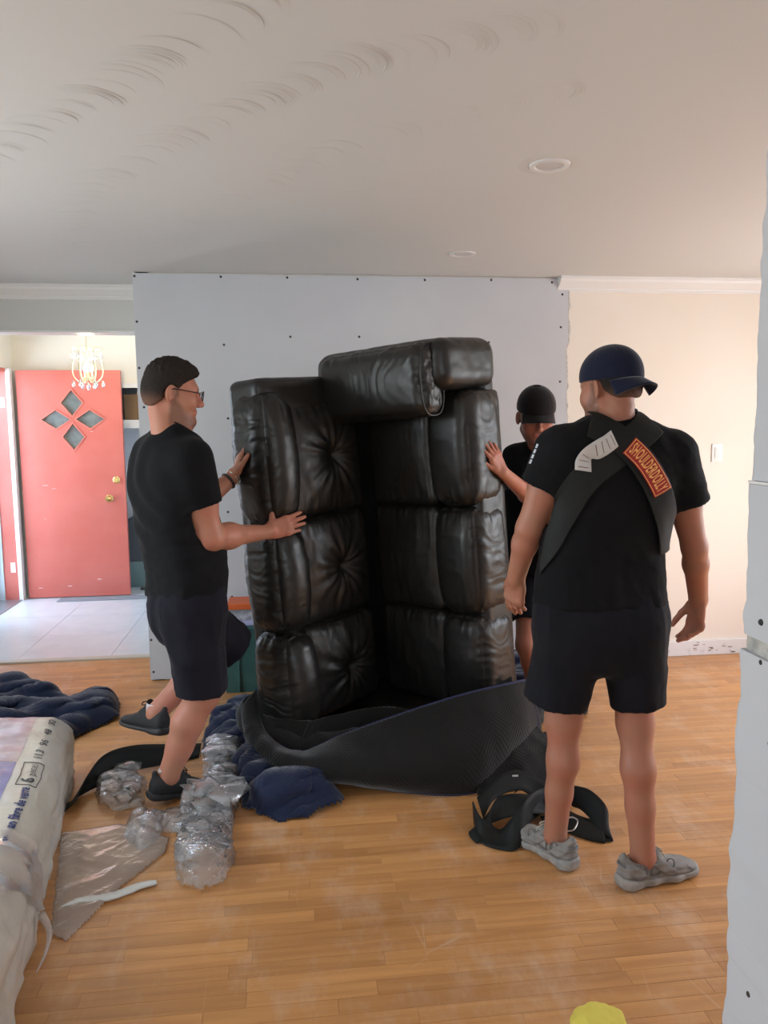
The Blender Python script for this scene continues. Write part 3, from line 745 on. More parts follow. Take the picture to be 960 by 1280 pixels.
# ------------------------------------------------------------------ people: one continuous surface each, from blended distance fields
class Field:
    def __init__(s, lo, hi, h, fine=()):
        """box lo..hi sampled at h; fine = list of (lo, hi, step): boxes sampled more finely (rectilinear refinement)"""
        s.ax = []
        for k in range(3):
            pts = [lo[k]]
            while pts[-1] < hi[k]:
                x = pts[-1]; st = h
                for fl, fh, fs in fine:
                    if fl[k]-h < x < fh[k]: st = min(st, fs)
                pts.append(x+st)
            s.ax.append(np.array(pts, np.float32))
        s.d = np.full([len(a) for a in s.ax], .5, np.float32)
    def sub(s, lo, hi):
        sl = []
        for k in range(3):
            i = max(0, np.searchsorted(s.ax[k], lo[k])-1); j = min(len(s.ax[k]), np.searchsorted(s.ax[k], hi[k])+1)
            if j <= i: return None
            sl.append(slice(i, j))
        g = (s.ax[0][sl[0]][:, None, None], s.ax[1][sl[1]][None, :, None], s.ax[2][sl[2]][None, None, :])
        return tuple(sl), g
    def op(s, fn, lo, hi, k=.01, mode='add'):
        r = s.sub(np.asarray(lo, float), np.asarray(hi, float))
        if r is None: return
        sl, g = r; v = fn(*g).astype(np.float32); d = s.d[sl]
        if mode == 'add':
            h = np.maximum(k-np.abs(d-v), 0)/k if k > 0 else 0
            s.d[sl] = np.minimum(d, v)-h*h*k*.25
        else:              # subtract
            v = -v; h = np.maximum(k-np.abs(d-v), 0)/k
            s.d[sl] = np.maximum(d, v)+h*h*k*.25
    def cone(s, a, b_, ra, rb, k=.015, mode='add', flat=None):
        a = np.asarray(a, float); b_ = np.asarray(b_, float); ba = b_-a; bb = max(ba@ba, 1e-9)
        m = max(ra, rb)*(1.0 if flat is None else max(1, flat[1]))+.02+k
        lo = np.minimum(a, b_)-m; hi = np.maximum(a, b_)+m
        def fn(x, y, z):
            px, py, pz = x-a[0], y-a[1], z-a[2]
            h = np.clip((px*ba[0]+py*ba[1]+pz*ba[2])/bb, 0, 1)
            qx, qy, qz = px-h*ba[0], py-h*ba[1], pz-h*ba[2]
            r = ra+(rb-ra)*h
            if flat is not None:
                n, f = flat; c = qx*n[0]+qy*n[1]+qz*n[2]; e = c*(1/f-1)
                qx, qy, qz = qx+e*n[0], qy+e*n[1], qz+e*n[2]
                return (np.sqrt(qx*qx+qy*qy+qz*qz)-r)*min(1, f)
            return np.sqrt(qx*qx+qy*qy+qz*qz)-r
        s.op(fn, lo, hi, k, mode)
    def cuff(s, a, e, ra, rb, k=.03, oval=None, mode='add'):
        """tapered tube from a that ends flat at e"""
        a = np.asarray(a, float); e = np.asarray(e, float); u = e-a; l = np.linalg.norm(u); u = u/l; m = max(ra, rb)*1.5+.03+k
        def fn(x, y, z):
            px, py, pz = x-a[0], y-a[1], z-a[2]; t = px*u[0]+py*u[1]+pz*u[2]; h = np.clip(t/l, 0, 1)
            qx, qy, qz = px-h*l*u[0], py-h*l*u[1], pz-h*l*u[2]; r = ra+(rb-ra)*h
            tt = np.maximum(t-l, 0); qx, qy, qz = qx-tt*u[0], qy-tt*u[1], qz-tt*u[2]
            if oval is not None:
                n, f = oval; c = qx*n[0]+qy*n[1]+qz*n[2]; w = c*(1/f-1); qx, qy, qz = qx+w*n[0], qy+w*n[1], qz+w*n[2]
            return np.maximum(np.sqrt(qx*qx+qy*qy+qz*qz)-r, t-l)
        s.op(fn, np.minimum(a, e)-m, np.maximum(a, e)+m, k, mode)
    def ball(s, c, rad, k=.015, mode='add', R=None):
        c = np.asarray(c, float); rad = np.asarray(rad, float)*np.ones(3); R = np.eye(3) if R is None else R; m = rad.max()+.02+k
        def fn(x, y, z):
            px, py, pz = x-c[0], y-c[1], z-c[2]; q = []
            for i in range(3):    # local axes are the columns of R
                q.append((px*R[0, i]+py*R[1, i]+pz*R[2, i])/rad[i])
            l = np.sqrt(q[0]**2+q[1]**2+q[2]**2)
            g = np.sqrt((q[0]/rad[0])**2+(q[1]/rad[1])**2+(q[2]/rad[2])**2)+1e-6
            return l*(l-1)/g
        s.op(fn, c-m, c+m, k, mode)
    def loft(s, st, ex, ey, ez, k=.02, n=2.4, pad=.03, grow=0.0):
        """stations: (centre xyz, half width, half depth front(+ey), half depth back) along ez, smoothly interpolated"""
        rows = np.array([[*c, w, f, bk] for c, w, f, bk in st], float); rows = smoothpath(rows, 12*len(rows))
        ex, ey, ez = nrm(ex), nrm(ey), nrm(ez); t = rows[:, :3]@ez; o = np.argsort(t); rows = rows[o]; t = t[o]
        cx, cy = rows[:, :3]@ex, rows[:, :3]@ey; w, f, bk = rows[:, 3]+grow, rows[:, 4]+grow, rows[:, 5]+grow
        R = max(w.max(), f.max(), bk.max())+pad
        lo = rows[:, :3].min(0)-R; hi = rows[:, :3].max(0)+R; t0, t1 = t[0], t[-1]
        def fn(x, y, z):
            T = x*ez[0]+y*ez[1]+z*ez[2]; A = x*ex[0]+y*ex[1]+z*ex[2]; Bc = x*ey[0]+y*ey[1]+z*ey[2]
            i = lambda q: np.interp(T, t, q)
            A = A-i(cx); Bc = Bc-i(cy); ww = i(w); dd = np.where(Bc > 0, i(f), i(bk))
            rho = (np.abs(A/ww)**n+np.abs(Bc/dd)**n)**(1/n)
            d = (rho-1)*np.minimum(ww, dd)
            e = np.maximum(t0-T, T-t1)
            return np.maximum(d, e)
        s.op(fn, lo, hi, k)
    def plane_cut(s, p, n, box=None):
        """remove what lies on the +n side of the plane through p (inside box)"""
        p = np.asarray(p, float); n = nrm(n)
        if box is None: lo = [a[0] for a in s.ax]; hi = [a[-1] for a in s.ax]
        else: lo, hi = box
        sl, g = s.sub(lo, hi)
        v = (g[0]-p[0])*n[0]+(g[1]-p[1])*n[1]+(g[2]-p[2])*n[2]
        s.d[sl] = np.maximum(s.d[sl], v.astype(np.float32))
    def mesh(s):
        d = s.d; ins = d < 0
        c = [ins[i:i+ins.shape[0]-1, j:j+ins.shape[1]-1, k:k+ins.shape[2]-1] for i in (0, 1) for j in (0, 1) for k in (0, 1)]
        cnt = np.zeros(c[0].shape, np.int8)
        for q in c: cnt += q
        act = (cnt > 0) & (cnt < 8)
        idx = np.full(act.shape, -1, np.int32); I = np.argwhere(act); idx[act] = np.arange(len(I))
        acc = np.zeros((len(I), 3)); num = np.zeros(len(I))
        i, j, k = I.T; X, Y, Z = s.ax
        corner = [(a, b_, c_) for a in (0, 1) for b_ in (0, 1) for c_ in (0, 1)]
        val = {q: d[i+q[0], j+q[1], k+q[2]].astype(np.float64) for q in corner}
        pos = {q: np.stack([X[i+q[0]], Y[j+q[1]], Z[k+q[2]]], 1) for q in corner}
        for q in corner:
            for ax in range(3):
                if q[ax] == 1: continue
                q2 = tuple(1 if m == ax else q[m] for m in range(3))
                a, b_ = val[q], val[q2]; m = (a < 0) != (b_ < 0)
                t = np.where(m, a/(np.where(m, a-b_, 1)), 0)[:, None]
                acc += np.where(m[:, None], pos[q]*(1-t)+pos[q2]*t, 0); num += m
        V = acc/num[:, None]
        F = []
        for ax in range(3):
            a = [slice(None)]*3; b_ = [slice(None)]*3; a[ax] = slice(0, -1); b_[ax] = slice(1, None)
            m = ins[tuple(a)] != ins[tuple(b_)]
            E = np.argwhere(m); fl = ins[tuple(a)][m]
            o1, o2 = (ax+1) % 3, (ax+2) % 3
            ok = (E[:, o1] > 0) & (E[:, o2] > 0) & (E[:, o1] < d.shape[o1]-1) & (E[:, o2] < d.shape[o2]-1)
            E = E[ok]; fl = fl[ok]
            def at(u, v):
                Q = E.copy(); Q[:, o1] -= u; Q[:, o2] -= v; return idx[Q[:, 0], Q[:, 1], Q[:, 2]]
            q = np.stack([at(1, 1), at(0, 1), at(0, 0), at(1, 0)], 1)
            q[~fl] = q[~fl][:, ::-1]; F.append(q)
        F = np.vstack(F); F = F[(F >= 0).all(1)]
        return V, F
def relax(V, F, it=1, lam=.5):
    """a little Laplacian smoothing"""
    E = np.vstack([F[:, [0, 1]], F[:, [1, 2]], F[:, [2, 3]], F[:, [3, 0]]])
    for _ in range(it):
        A = np.zeros_like(V); n = np.zeros(len(V))
        np.add.at(A, E[:, 0], V[E[:, 1]]); np.add.at(A, E[:, 1], V[E[:, 0]]); np.add.at(n, E[:, 0], 1); np.add.at(n, E[:, 1], 1)
        V = V+lam*(A/np.maximum(n, 1)[:, None]-V)
    return V
def biggest(V, F, keep=1):
    """keep only the largest connected surfaces"""
    lab = np.arange(len(V))
    while True:
        m = lab[F].min(1); new = lab.copy()
        for i in range(4): np.minimum.at(new, F[:, i], m)
        new = new[new]
        if (new == lab).all(): break
        lab = new
    u, c = np.unique(lab, return_counts=True); ok = set(u[np.argsort(-c)[:keep]])
    good = np.isin(lab, list(ok)); remap = np.cumsum(good)-1
    return V[good], remap[F[good[F].all(1)]]

def skin_mat(name, col, red, stub=(.05, .035, .03)):
    m = mat(name, col, .5, spec=.4, sss=.12)
    N, L, b = nodes(m); tc = N.new('ShaderNodeTexCoord')
    nz = N.new('ShaderNodeTexNoise'); nz.inputs['Scale'].default_value = 9; nz.inputs['Detail'].default_value = 5; L.new(tc.outputs['Object'], nz.inputs['Vector'])
    rp = N.new('ShaderNodeValToRGB'); rp.color_ramp.elements[0].position = .35; rp.color_ramp.elements[1].position = .7
    rp.color_ramp.elements[0].color = (*col, 1); rp.color_ramp.elements[1].color = (*red, 1); L.new(nz.outputs['Fac'], rp.inputs['Fac'])
    at = N.new('ShaderNodeAttribute'); at.attribute_name = 'beard'
    n2 = N.new('ShaderNodeTexNoise'); n2.inputs['Scale'].default_value = 420; L.new(tc.outputs['Object'], n2.inputs['Vector'])
    mr = N.new('ShaderNodeMapRange'); mr.inputs['From Min'].default_value = .35; mr.inputs['From Max'].default_value = .6; mr.inputs['To Min'].default_value = .55; mr.inputs['To Max'].default_value = 1; L.new(n2.outputs['Fac'], mr.inputs['Value'])
    mu = N.new('ShaderNodeMath'); mu.operation = 'MULTIPLY'; L.new(at.outputs['Fac'], mu.inputs[0]); L.new(mr.outputs[0], mu.inputs[1])
    mx = N.new('ShaderNodeMixRGB'); L.new(mu.outputs[0], mx.inputs[0]); L.new(rp.outputs[0], mx.inputs[1]); mx.inputs[2].default_value = (*stub, 1)
    at2 = N.new('ShaderNodeAttribute'); at2.attribute_name = 'lips'
    mx3 = N.new('ShaderNodeMixRGB'); L.new(at2.outputs['Fac'], mx3.inputs[0]); L.new(mx.outputs[0], mx3.inputs[1]); mx3.inputs[2].default_value = (.38, .13, .11, 1)
    L.new(mx3.outputs[0], b.inputs['Base Color'])
    bp = N.new('ShaderNodeBump'); bp.inputs['Strength'].default_value = .10; bp.inputs['Distance'].default_value = .001
    n3 = N.new('ShaderNodeTexNoise'); n3.inputs['Scale'].default_value = 190; n3.inputs['Detail'].default_value = 3; L.new(tc.outputs['Object'], n3.inputs['Vector']); L.new(n3.outputs['Fac'], bp.inputs['Height']); L.new(bp.outputs[0], b.inputs['Normal'])
    return m
def cloth_mat(name, col, rough=.85, sheen=.25, c2=None, scale=900):
    return mat(name, col, rough, spec=.12, sheen=sheen, bump=(scale, .12, .0008), **({'var': (5, c2, .35, .7)} if c2 else {}))

def head(f, T, Rm, s=1.0, ears=True):
    """add a head to the field; T = centre, Rm columns = right, forward, up"""
    L = lambda p: T+Rm@(np.array(p, float)*s)
    X, Yv, Z = Rm[:, 0], Rm[:, 1], Rm[:, 2]
    f.ball(L((0, -.016, .032)), np.array((.0765, .099, .092))*s, .02, R=Rm)          # cranium
    f.ball(L((0, .030, -.010)), np.array((.066, .064, .088))*s, .03, R=Rm)            # face
    f.ball(L((0, .034, -.066)), np.array((.052, .052, .050))*s, .03, R=Rm)            # jaw
    for q in (-1, 1):
        f.cone(L((q*.056, -.005, -.05)), L((q*.026, .070, -.093)), .017*s, .016*s, .03)  # mandible
        f.ball(L((q*.042, .058, -.018)), .026*s, .03)                                  # cheekbone
    f.cone(L((-.012, .082, -.096)), L((.012, .082, -.096)), .0165*s, .0165*s, .02)     # chin
    f.cone(L((-.034, .078, .034)), L((.034, .078, .034)), .0135*s, .0135*s, .02)       # brow
    for q in (-1, 1): f.ball(L((q*.032, .102, .013)), np.array((.017, .014, .012))*s, .014, 'sub', R=Rm)
    for q in (-1, 1): f.ball(L((q*.031, .079, .012)), .0125*s, .004)
    f.cone(L((0, .088, .022)), L((0, .114, -.022)), .0075*s, .0115*s, .012)            # nose
    for q in (-1, 1): f.ball(L((q*.011, .103, -.028)), .0085*s, .008)
    f.cone(L((-.016, .092, -.052)), L((.016, .092, -.052)), .0062*s, .0062*s, .008)    # lips
    f.cone(L((-.014, .091, -.062)), L((.014, .091, -.062)), .0066*s, .0066*s, .008)
    f.cone(L((-.018, .1, -.0565)), L((.018, .1, -.0565)), .0022*s, .0022*s, .004, 'sub')
    if ears:
        for q in (-1, 1):
            c = np.cos(.45); sn_ = np.sin(.45)
            E = Rm@np.array([[c, -q*sn_, 0], [q*sn_, c, 0], [0, 0, 1]])
            e = L((q*.083, -.018, .002))
            f.ball(e, np.array((.0075, .019, .033))*s, .008, R=E)
            f.ball(e+E@np.array((q*.007, .003, .003))*s, np.array((.006, .010, .019))*s, .005, 'sub', R=E)
def beardmask(Q, low=-.035, side=.035):
    """0..1 where stubble grows; Q in head space"""
    x, y_, z = Q.T
    zl = np.interp(y_, [-.03, 0, .02, .045, .07, .09], [-.01, .012, -.012, -.040, -.052, -.062])+(low+.035)
    jaw = sstep(.014, -.020, z-zl)*sstep(-.022, -.004, y_)*sstep(-.135, -.108, z)
    sideb = sstep(.05, .062, np.abs(x))*sstep(.040, .02, z)*sstep(-.012, -.002, y_)*sstep(.022, .010, y_)*sstep(-.02, -.0, z)
    mous = sstep(.028, .018, np.abs(x))*sstep(-.033, -.039, z)*sstep(-.052, -.046, z)*sstep(.07, .085, y_)
    lip = sstep(.022, .016, np.abs(x))*sstep(-.047, -.05, z)*sstep(-.069, -.065, z)*sstep(.08, .088, y_)
    return np.clip(np.maximum(np.maximum(jaw, sideb), mous)*(1-lip), 0, 1), lip
def browmask(Q):
    x, y_, z = Q.T; ax = np.abs(x)
    return sstep(.012, .016, ax)*sstep(.052, .044, ax)*sstep(.005, .0025, np.abs(z-(.034+.004*np.sin(ax*70))))*sstep(.05, .07, y_)

def hand(f, wrist, d, n, thumb_side, curl, spread=.0, size=1.0, thumb=(.75, .65, .25), tcurl=.3, k=.006):
    """palm and five fingers; d = wrist to knuckles, n = out of the palm, thumb_side = towards the thumb; curl = per finger (3 bends)"""
    d = nrm(d); n = nrm(np.asarray(n, float)-np.dot(n, d)*d); s_ = np.cross(d, n); s_ = s_ if np.dot(s_, thumb_side) > 0 else -s_
    w = np.asarray(wrist, float); q = size
    fl = (n, .62)
    for off, rr in ((-.024, .0165), (-.008, .018), (.010, .0185), (.026, .017)):
        f.cone(w+d*.012*q+s_*off*.6*q, w+d*.088*q+s_*off*1.15*q, rr*1.0*q, rr*.93*q, .012, flat=fl)
    f.ball(w+d*.035*q+s_*.024*q+n*.008*q, np.array([.016, .026, .016])*q, .012, R=np.stack([s_, d, n], 1))   # thumb mound
    f.ball(w+d*.040*q-s_*.024*q+n*.006*q, np.array([.013, .030, .013])*q, .012, R=np.stack([s_, d, n], 1))
    lens = (.070, .078, .073, .058); offs = (.030, .0105, -.0095, -.0285); kb = (.090, .094, .090, .080); rad = (.0098, .0100, .0096, .0086)
    tips = []
    for i in range(4):
        p = w+d*kb[i]*q+s_*offs[i]*q; a = spread*(1.5-i)*.5; dd = d*math.cos(a)+s_*math.sin(a); ang = 0
        f.ball(p-n*.002*q, .0105*q, .01)
        for j, (fr_, rr) in enumerate(((.46, 1.0), (.30, .93), (.24, .84))):
            ang += curl[i][j]; v = dd*math.cos(ang)+n*math.sin(ang); p2 = p+v*lens[i]*fr_*q
            f.cone(p, p2, rad[i]*rr*q, rad[i]*(rr-.06)*q, .004 if j else .007); p = p2
        tips.append(p)
    td = nrm(d*thumb[0]+s_*thumb[1]+n*thumb[2]); p = w+d*.030*q+s_*.028*q+n*.008*q
    p2 = p+td*.038*q; f.cone(p, p2, .0135*q, .0112*q, .010)
    t2 = nrm(td+(d*.8-s_*.3+n*.2)*tcurl); p3 = p2+t2*.032*q; f.cone(p2, p3, .0112*q, .0098*q, .005)
    t3 = nrm(t2+(d*.6-s_*.3+n*.2)*tcurl); p4 = p3+t3*.022*q; f.cone(p3, p4, .0100*q, .0080*q, .004)
    return tips
def arm(f, sh, el, wr, r=(.055, .048, .043, .046, .029), k=.02, hd=None):
    """shoulder, elbow, wrist with biceps and forearm swell"""
    sh, el, wr = (np.asarray(v, float) for v in (sh, el, wr))
    m1 = sh+(el-sh)*.5; f.cone(sh, m1, r[0], r[1], k); f.cone(m1, el, r[1], r[2]*.95, k)
    m2 = el+(wr-el)*.30; f.cone(el, m2, r[2]*.93, r[3], k); f.cone(m2, wr, r[3], r[4], k)
    if hd is not None: f.cone(wr-(wr-m2)*.05, wr+nrm(hd)*.02, r[4]*.92, r[4]*.82, .008)
def leg(f, hip, kn, an, fwd, r=(.085, .060, .053, .060, .036), k=.025, back=.018, toe=None, down=(0, 0, -1.)):
    hip, kn, an = (np.asarray(v, float) for v in (hip, kn, an)); fwd = nrm(fwd)
    f.cone(hip, kn, r[0], r[1], k); f.ball(kn, r[2]*1.02, k)
    c = kn+(an-kn)*.33-fwd*back
    f.cone(kn-fwd*.004, c, r[2]*.98, r[3]*.92, k); c2 = kn+(an-kn)*.62-fwd*back*.35
    f.cone(c, c2, r[3]*.92, r[3]*.74, k); f.cone(c2, an, r[3]*.74, r[4], k)
    f.cone(kn, an+fwd*.004, r[2]*.78, r[4]*.8, k)
    for sd in (-1, 1):
        x = np.cross(fwd, nrm(an-kn))*sd; f.ball(an+x*.022, .018, .012)
    tw = fwd if toe is None else nrm(toe); dn = nrm(an-kn) if toe is None else nrm(down)
    f.cone(an, an-tw*.020+dn*.042, r[4]*.80, .022, .02)       # heel and instep
    f.cone(an, an+tw*.035+dn*.035, .030, .024, .02)
def finish_body(f, root, m, T=None, Rm=None, s=1.0, beard=None, relax_it=1):
    V, F = f.mesh(); V, F = biggest(V, F); V = relax(V, F, relax_it, .5)
    o = mk('body', V, F, m, root, True, world=True)
    if T is not None:
        Q = ((V-T)@Rm)/s; bm_, lip = beardmask(Q, *(beard or (-.035, .035)))
        near = (np.abs(Q[:, 0]) < .11) & (np.abs(Q[:, 1]) < .14) & (np.abs(Q[:, 2]) < .14)
        bm_ = np.maximum(bm_*(.62 if beard else 0), browmask(Q)*.9)*near; lip = lip*near
        for nm, a in (('beard', bm_), ('lips', lip*.7)):
            at = o.data.attributes.new(nm, 'FLOAT', 'POINT'); at.data.foreach_set('value', a.astype(np.float32))
    return o
def garment(name, f, m, root, folds=None, it=1, keep=1):
    V, F = f.mesh(); V, F = biggest(V, F, keep); V = relax(V, F, it, .5)
    if folds is not None:
        n = vnormals(V, F); V = V+n*folds(V, n)[:, None]
    return mk(name, V, F, m, root, True, world=True)
def frame(fwd, up=(0, 0, 1)):
    fwd = nrm(fwd); up = np.asarray(up, float); r = nrm(np.cross(fwd, up)); u = np.cross(r, fwd)
    return np.stack([r, fwd, u], 1)

# shoes ------------------------------------------------------------------
_shoe = {}
def shoe_geo(chunky):
    if chunky in _shoe: return _shoe[chunky]
    # local space: x right, y toe, z up, ankle axis at origin x=y=0; heel at y=-.07, toe at y=+.20
    f = Field((-.075, -.11, -.005), (.075, .235, .15), .0042)
    st = lambda y, w, z0, z1, x=0: ((x, y, (z0+z1)/2), w, (z1-z0)/2, (z1-z0)/2)
    f.loft([st(-.088, .022, .03, .07), st(-.075, .034, .015, .096), st(-.04, .038, .012, .102), st(.0, .037, .012, .100), st(.05, .040, .012, .094), st(.10, .045, .012, .074), st(.15, .046, .012, .056), st(.185, .040, .014, .048), st(.208, .020, .02, .036)], (1, 0, 0), (0, 0, 1), (0, 1, 0), n=2.3, k=.01)
    f.cone((0, -.074, .07), (0, -.078, .112), .014, .012, .02)       # heel tab
    f.cone((0, .048, .085), (0, .032, .125), .026, .018, .02, flat=(np.array([0, 1., 0]), .5))   # tongue
    f.ball((0, -.018, .13), (.031, .046, .055), .012, 'sub')         # opening
    up = f.mesh(); up = biggest(*up); V = relax(*up, 1); n = vnormals(V, up[1])
    if chunky:
        sb = sstep(.03, .04, V[:, 2])
        V = V+n*(sb*(.0030*np.sign(np.sin(V[:, 1]*60+V[:, 2]*70))*sstep(.2, .8, np.abs(n[:, 0]))+.002*np.sin(V[:, 2]*260)))[:, None]
    f = Field((-.075, -.12, -.004), (.075, .24, .065), .004)
    h = .040 if chunky else .032
    f.loft([st(-.098, .020, .018, h+.006), st(-.085, .034, .004, h+.008), st(-.04, .042, .0, h+.002), st(.01, .038, .002, h-.004), st(.06, .043, .001, h-.006), st(.12, .051, .0, h-.008), st(.17, .049, .002, h-.009), st(.20, .038, .008, h-.006), st(.217, .018, .014, h-.008)], (1, 0, 0), (0, 0, 1), (0, 1, 0), n=3.2, k=.01)
    sl = biggest(*f.mesh()); Vs = relax(*sl, 1); ns = vnormals(Vs, sl[1])
    if chunky: Vs = Vs+ns*(.0045*np.sin(Vs[:, 1]*75)*sstep(.3, .9, np.abs(ns[:, 0])))[:, None]
    lc = MB()
    for i in range(6):
        y_ = .036+i*.0155; z = .112-.0075*i-(.0009*i*i); w = .022+.0012*i
        lc.tube(smoothpath([(-w, y_+.004, z-.012), (-w*.5, y_+.002, z-.001), (0, y_, z+.003), (w*.5, y_-.002, z-.001), (w, y_-.004, z-.012)], 9), .0032, 6)
    for q in (-1, 1): lc.tube(smoothpath([(0, .040, .118), (q*.014, .036, .130), (q*.028, .045, .126), (q*.022, .055, .112), (q*.004, .044, .116)], 14), .0025, 6)
    ov = None
    _shoe[chunky] = (V, up[1], Vs, sl[1], lc, h); return _shoe[chunky]
def shoe(root, ankle_xy, fwd, up, z0, chunky, mu, ms, ml, sock=None, mirror=1, scale=1.0, label=None):
    V, F, Vs, Fs, lc, h = shoe_geo(chunky)
    R = frame(fwd, up); org = np.array([ankle_xy[0], ankle_xy[1], z0])
    tr = lambda P: org+(np.asarray(P)*scale)@R.T
    o = mk('shoe', tr(V), F, mu, root, True, world=True)
    mk('sole', tr(Vs)-base(root), Fs, ms, o, True)
    fixn(mk('laces', tr(lc.V)-base(root), lc.F, ml, o, True))
    if chunky:     # overlay panels
        for q in (-1, 1):
            for j in range(3):
                y0 = -.05+j*.055; pts = [(q*.0385, y0, .045), (q*.041, y0+.03, .047), (q*.037, y0+.035, .080), (q*.034, y0+.012, .085)]
                pn = MB().tube(smoothpath(pts+[pts[0]], 16), .0022, 5, False)
                fixn(mk('side_overlay', tr(pn.V)-base(root), pn.F, MATS['shoe_grey_dark'], o, True))
        pn = MB().tube(smoothpath([(-.02, -.085, .085), (0, -.094, .088), (.02, -.085, .085)], 8), .003, 6)
        fixn(mk('heel_loop', tr(pn.V)-base(root), pn.F, MATS['shoe_grey_dark'], o, True))
    if sock is not None:
        sk = MB(); a = np.linspace(0, 2*math.pi, 25)
        prof = [(.036, .040), (.038, .085), (.039, .110), (.0395, .124), (.036, .126)]
        Vk = []
        for r_, z in prof:
            for t in a[:-1]: Vk.append((r_*.92*math.cos(t), -.012+r_*1.22*math.sin(t), z))
        fixn(mk('sock', tr(Vk), gridfaces(len(prof), 24, True), sock, root, True, world=True))
    return o

M_tee = cloth_mat('black_cotton', (.0065, .0065, .0075), sheen=.04, c2=(.009, .009, .0105))
M_short = cloth_mat('charcoal_shorts_cloth', (.0095, .0095, .0125), sheen=.06, c2=(.013, .013, .017), scale=500)
M_shortn = cloth_mat('navy_black_shorts_cloth', (.011, .010, .0155), sheen=.06, c2=(.015, .014, .020), scale=500)
M_capn = cloth_mat('navy_twill', (.012, .015, .035), scale=700); M_capb = cloth_mat('black_twill', (.013, .011, .012), scale=700)
M_sg = mat('shoe_grey_suede', (.26, .245, .225), .8, var=(30, (.20, .19, .175), .4, .65)); mat('shoe_grey_dark', (.15, .145, .14), .7)
M_ss = mat('shoe_grey_sole', (.36, .34, .31), .6, var=(22, (.26, .25, .23), .4, .6)); M_sl = mat('shoe_beige_lace', (.46, .42, .35), .8)
M_sb = mat('shoe_black_mesh', (.014, .014, .015), .75, bump=(600, .3, .001)); M_sbs = mat('shoe_black_sole', (.020, .020, .021), .6); M_sbl = mat('shoe_black_lace', (.01, .01, .011), .8)
M_sock = mat('white_sock_cotton', (.55, .52, .52), .9, bump=(300, .3, .001))
M_hair = mat('dark_brown_hair', (.018, .012, .009), .75, spec=.25, bump=(260, .8, .004))
_N, _L, _b = nodes(M_hair); _a = _N.new('ShaderNodeAttribute'); _a.attribute_name = 'fade'; _x = _N.new('ShaderNodeMixRGB'); _L.new(_a.outputs['Fac'], _x.inputs[0])
_x.inputs[1].default_value = (.018, .012, .009, 1); _x.inputs[2].default_value = (.20, .095, .062, 1); _L.new(_x.outputs[0], _b.inputs['Base Color'])

def cap(root, T, Rm, s, m, brim_dir=1, brim_drop=.25, lift=.0, name='cap', blen=.070):
    """fitted cap on head (T, Rm); brim_dir +1 front, -1 worn backwards"""
    f = Field((-.11, -.135, -.02), (.11, .125, .16), .004)
    f.ball((0, -.012, .036+lift), (.0895, .1150, .1035), .01); f.ball((0, -.012, .06+lift), (.086, .109, .088), .02)
    f.plane_cut((0, 0, .030+lift), (0, -.10*brim_dir, -1))
    f.ball((0, -.012, .02+lift), (.082, .108, .098), .004, 'sub')
    V, F = f.mesh(); V, F = biggest(V, F); V = relax(V, F, 1)
    n = vnormals(V, F); an_ = np.arctan2(V[:, 1]+.016, V[:, 0])
    V = V+n*(-.0012*np.exp(-(np.sin(an_*3)/.09)**2)*sstep(.015, .05, np.hypot(V[:, 0], V[:, 1]+.012)))[:, None]          # six panel seams
    tr = lambda P: T+(np.asarray(P)*s)@Rm.T
    o = mk(name, tr(V), F, m, root, True, world=True)
    bt = MB().lathe([(.001, .006), (.006, .005), (.008, .0)], (0, -.012, .1385+lift), 12); fixn(mk('cap_button', tr(bt.V)-base(root), bt.F, m, o, True))
    nu, nv = 25, 9; u = np.linspace(-1, 1, nu); v = np.linspace(0, 1, nv); U, Vv = np.meshgrid(u, v, indexing='ij')
    th = U*1.05; r0x, r0y = .086, .112
    x = np.sin(th)*(r0x+.0*Vv)*(1+.06*Vv); yy = (np.cos(th)*r0y)+Vv*blen*np.cos(U*1.25)**.6
    z = .024+lift+.004*brim_dir-brim_drop*Vv*.07*1.0-.020*Vv*U**2-.004*U**2
    P = np.stack([x, brim_dir*yy-.014, z], -1).reshape(-1, 3)
    b_ = mk('brim', tr(P)-base(root), gridfaces(nu, nv), m, o, True); thicken(b_, .004)
    return o

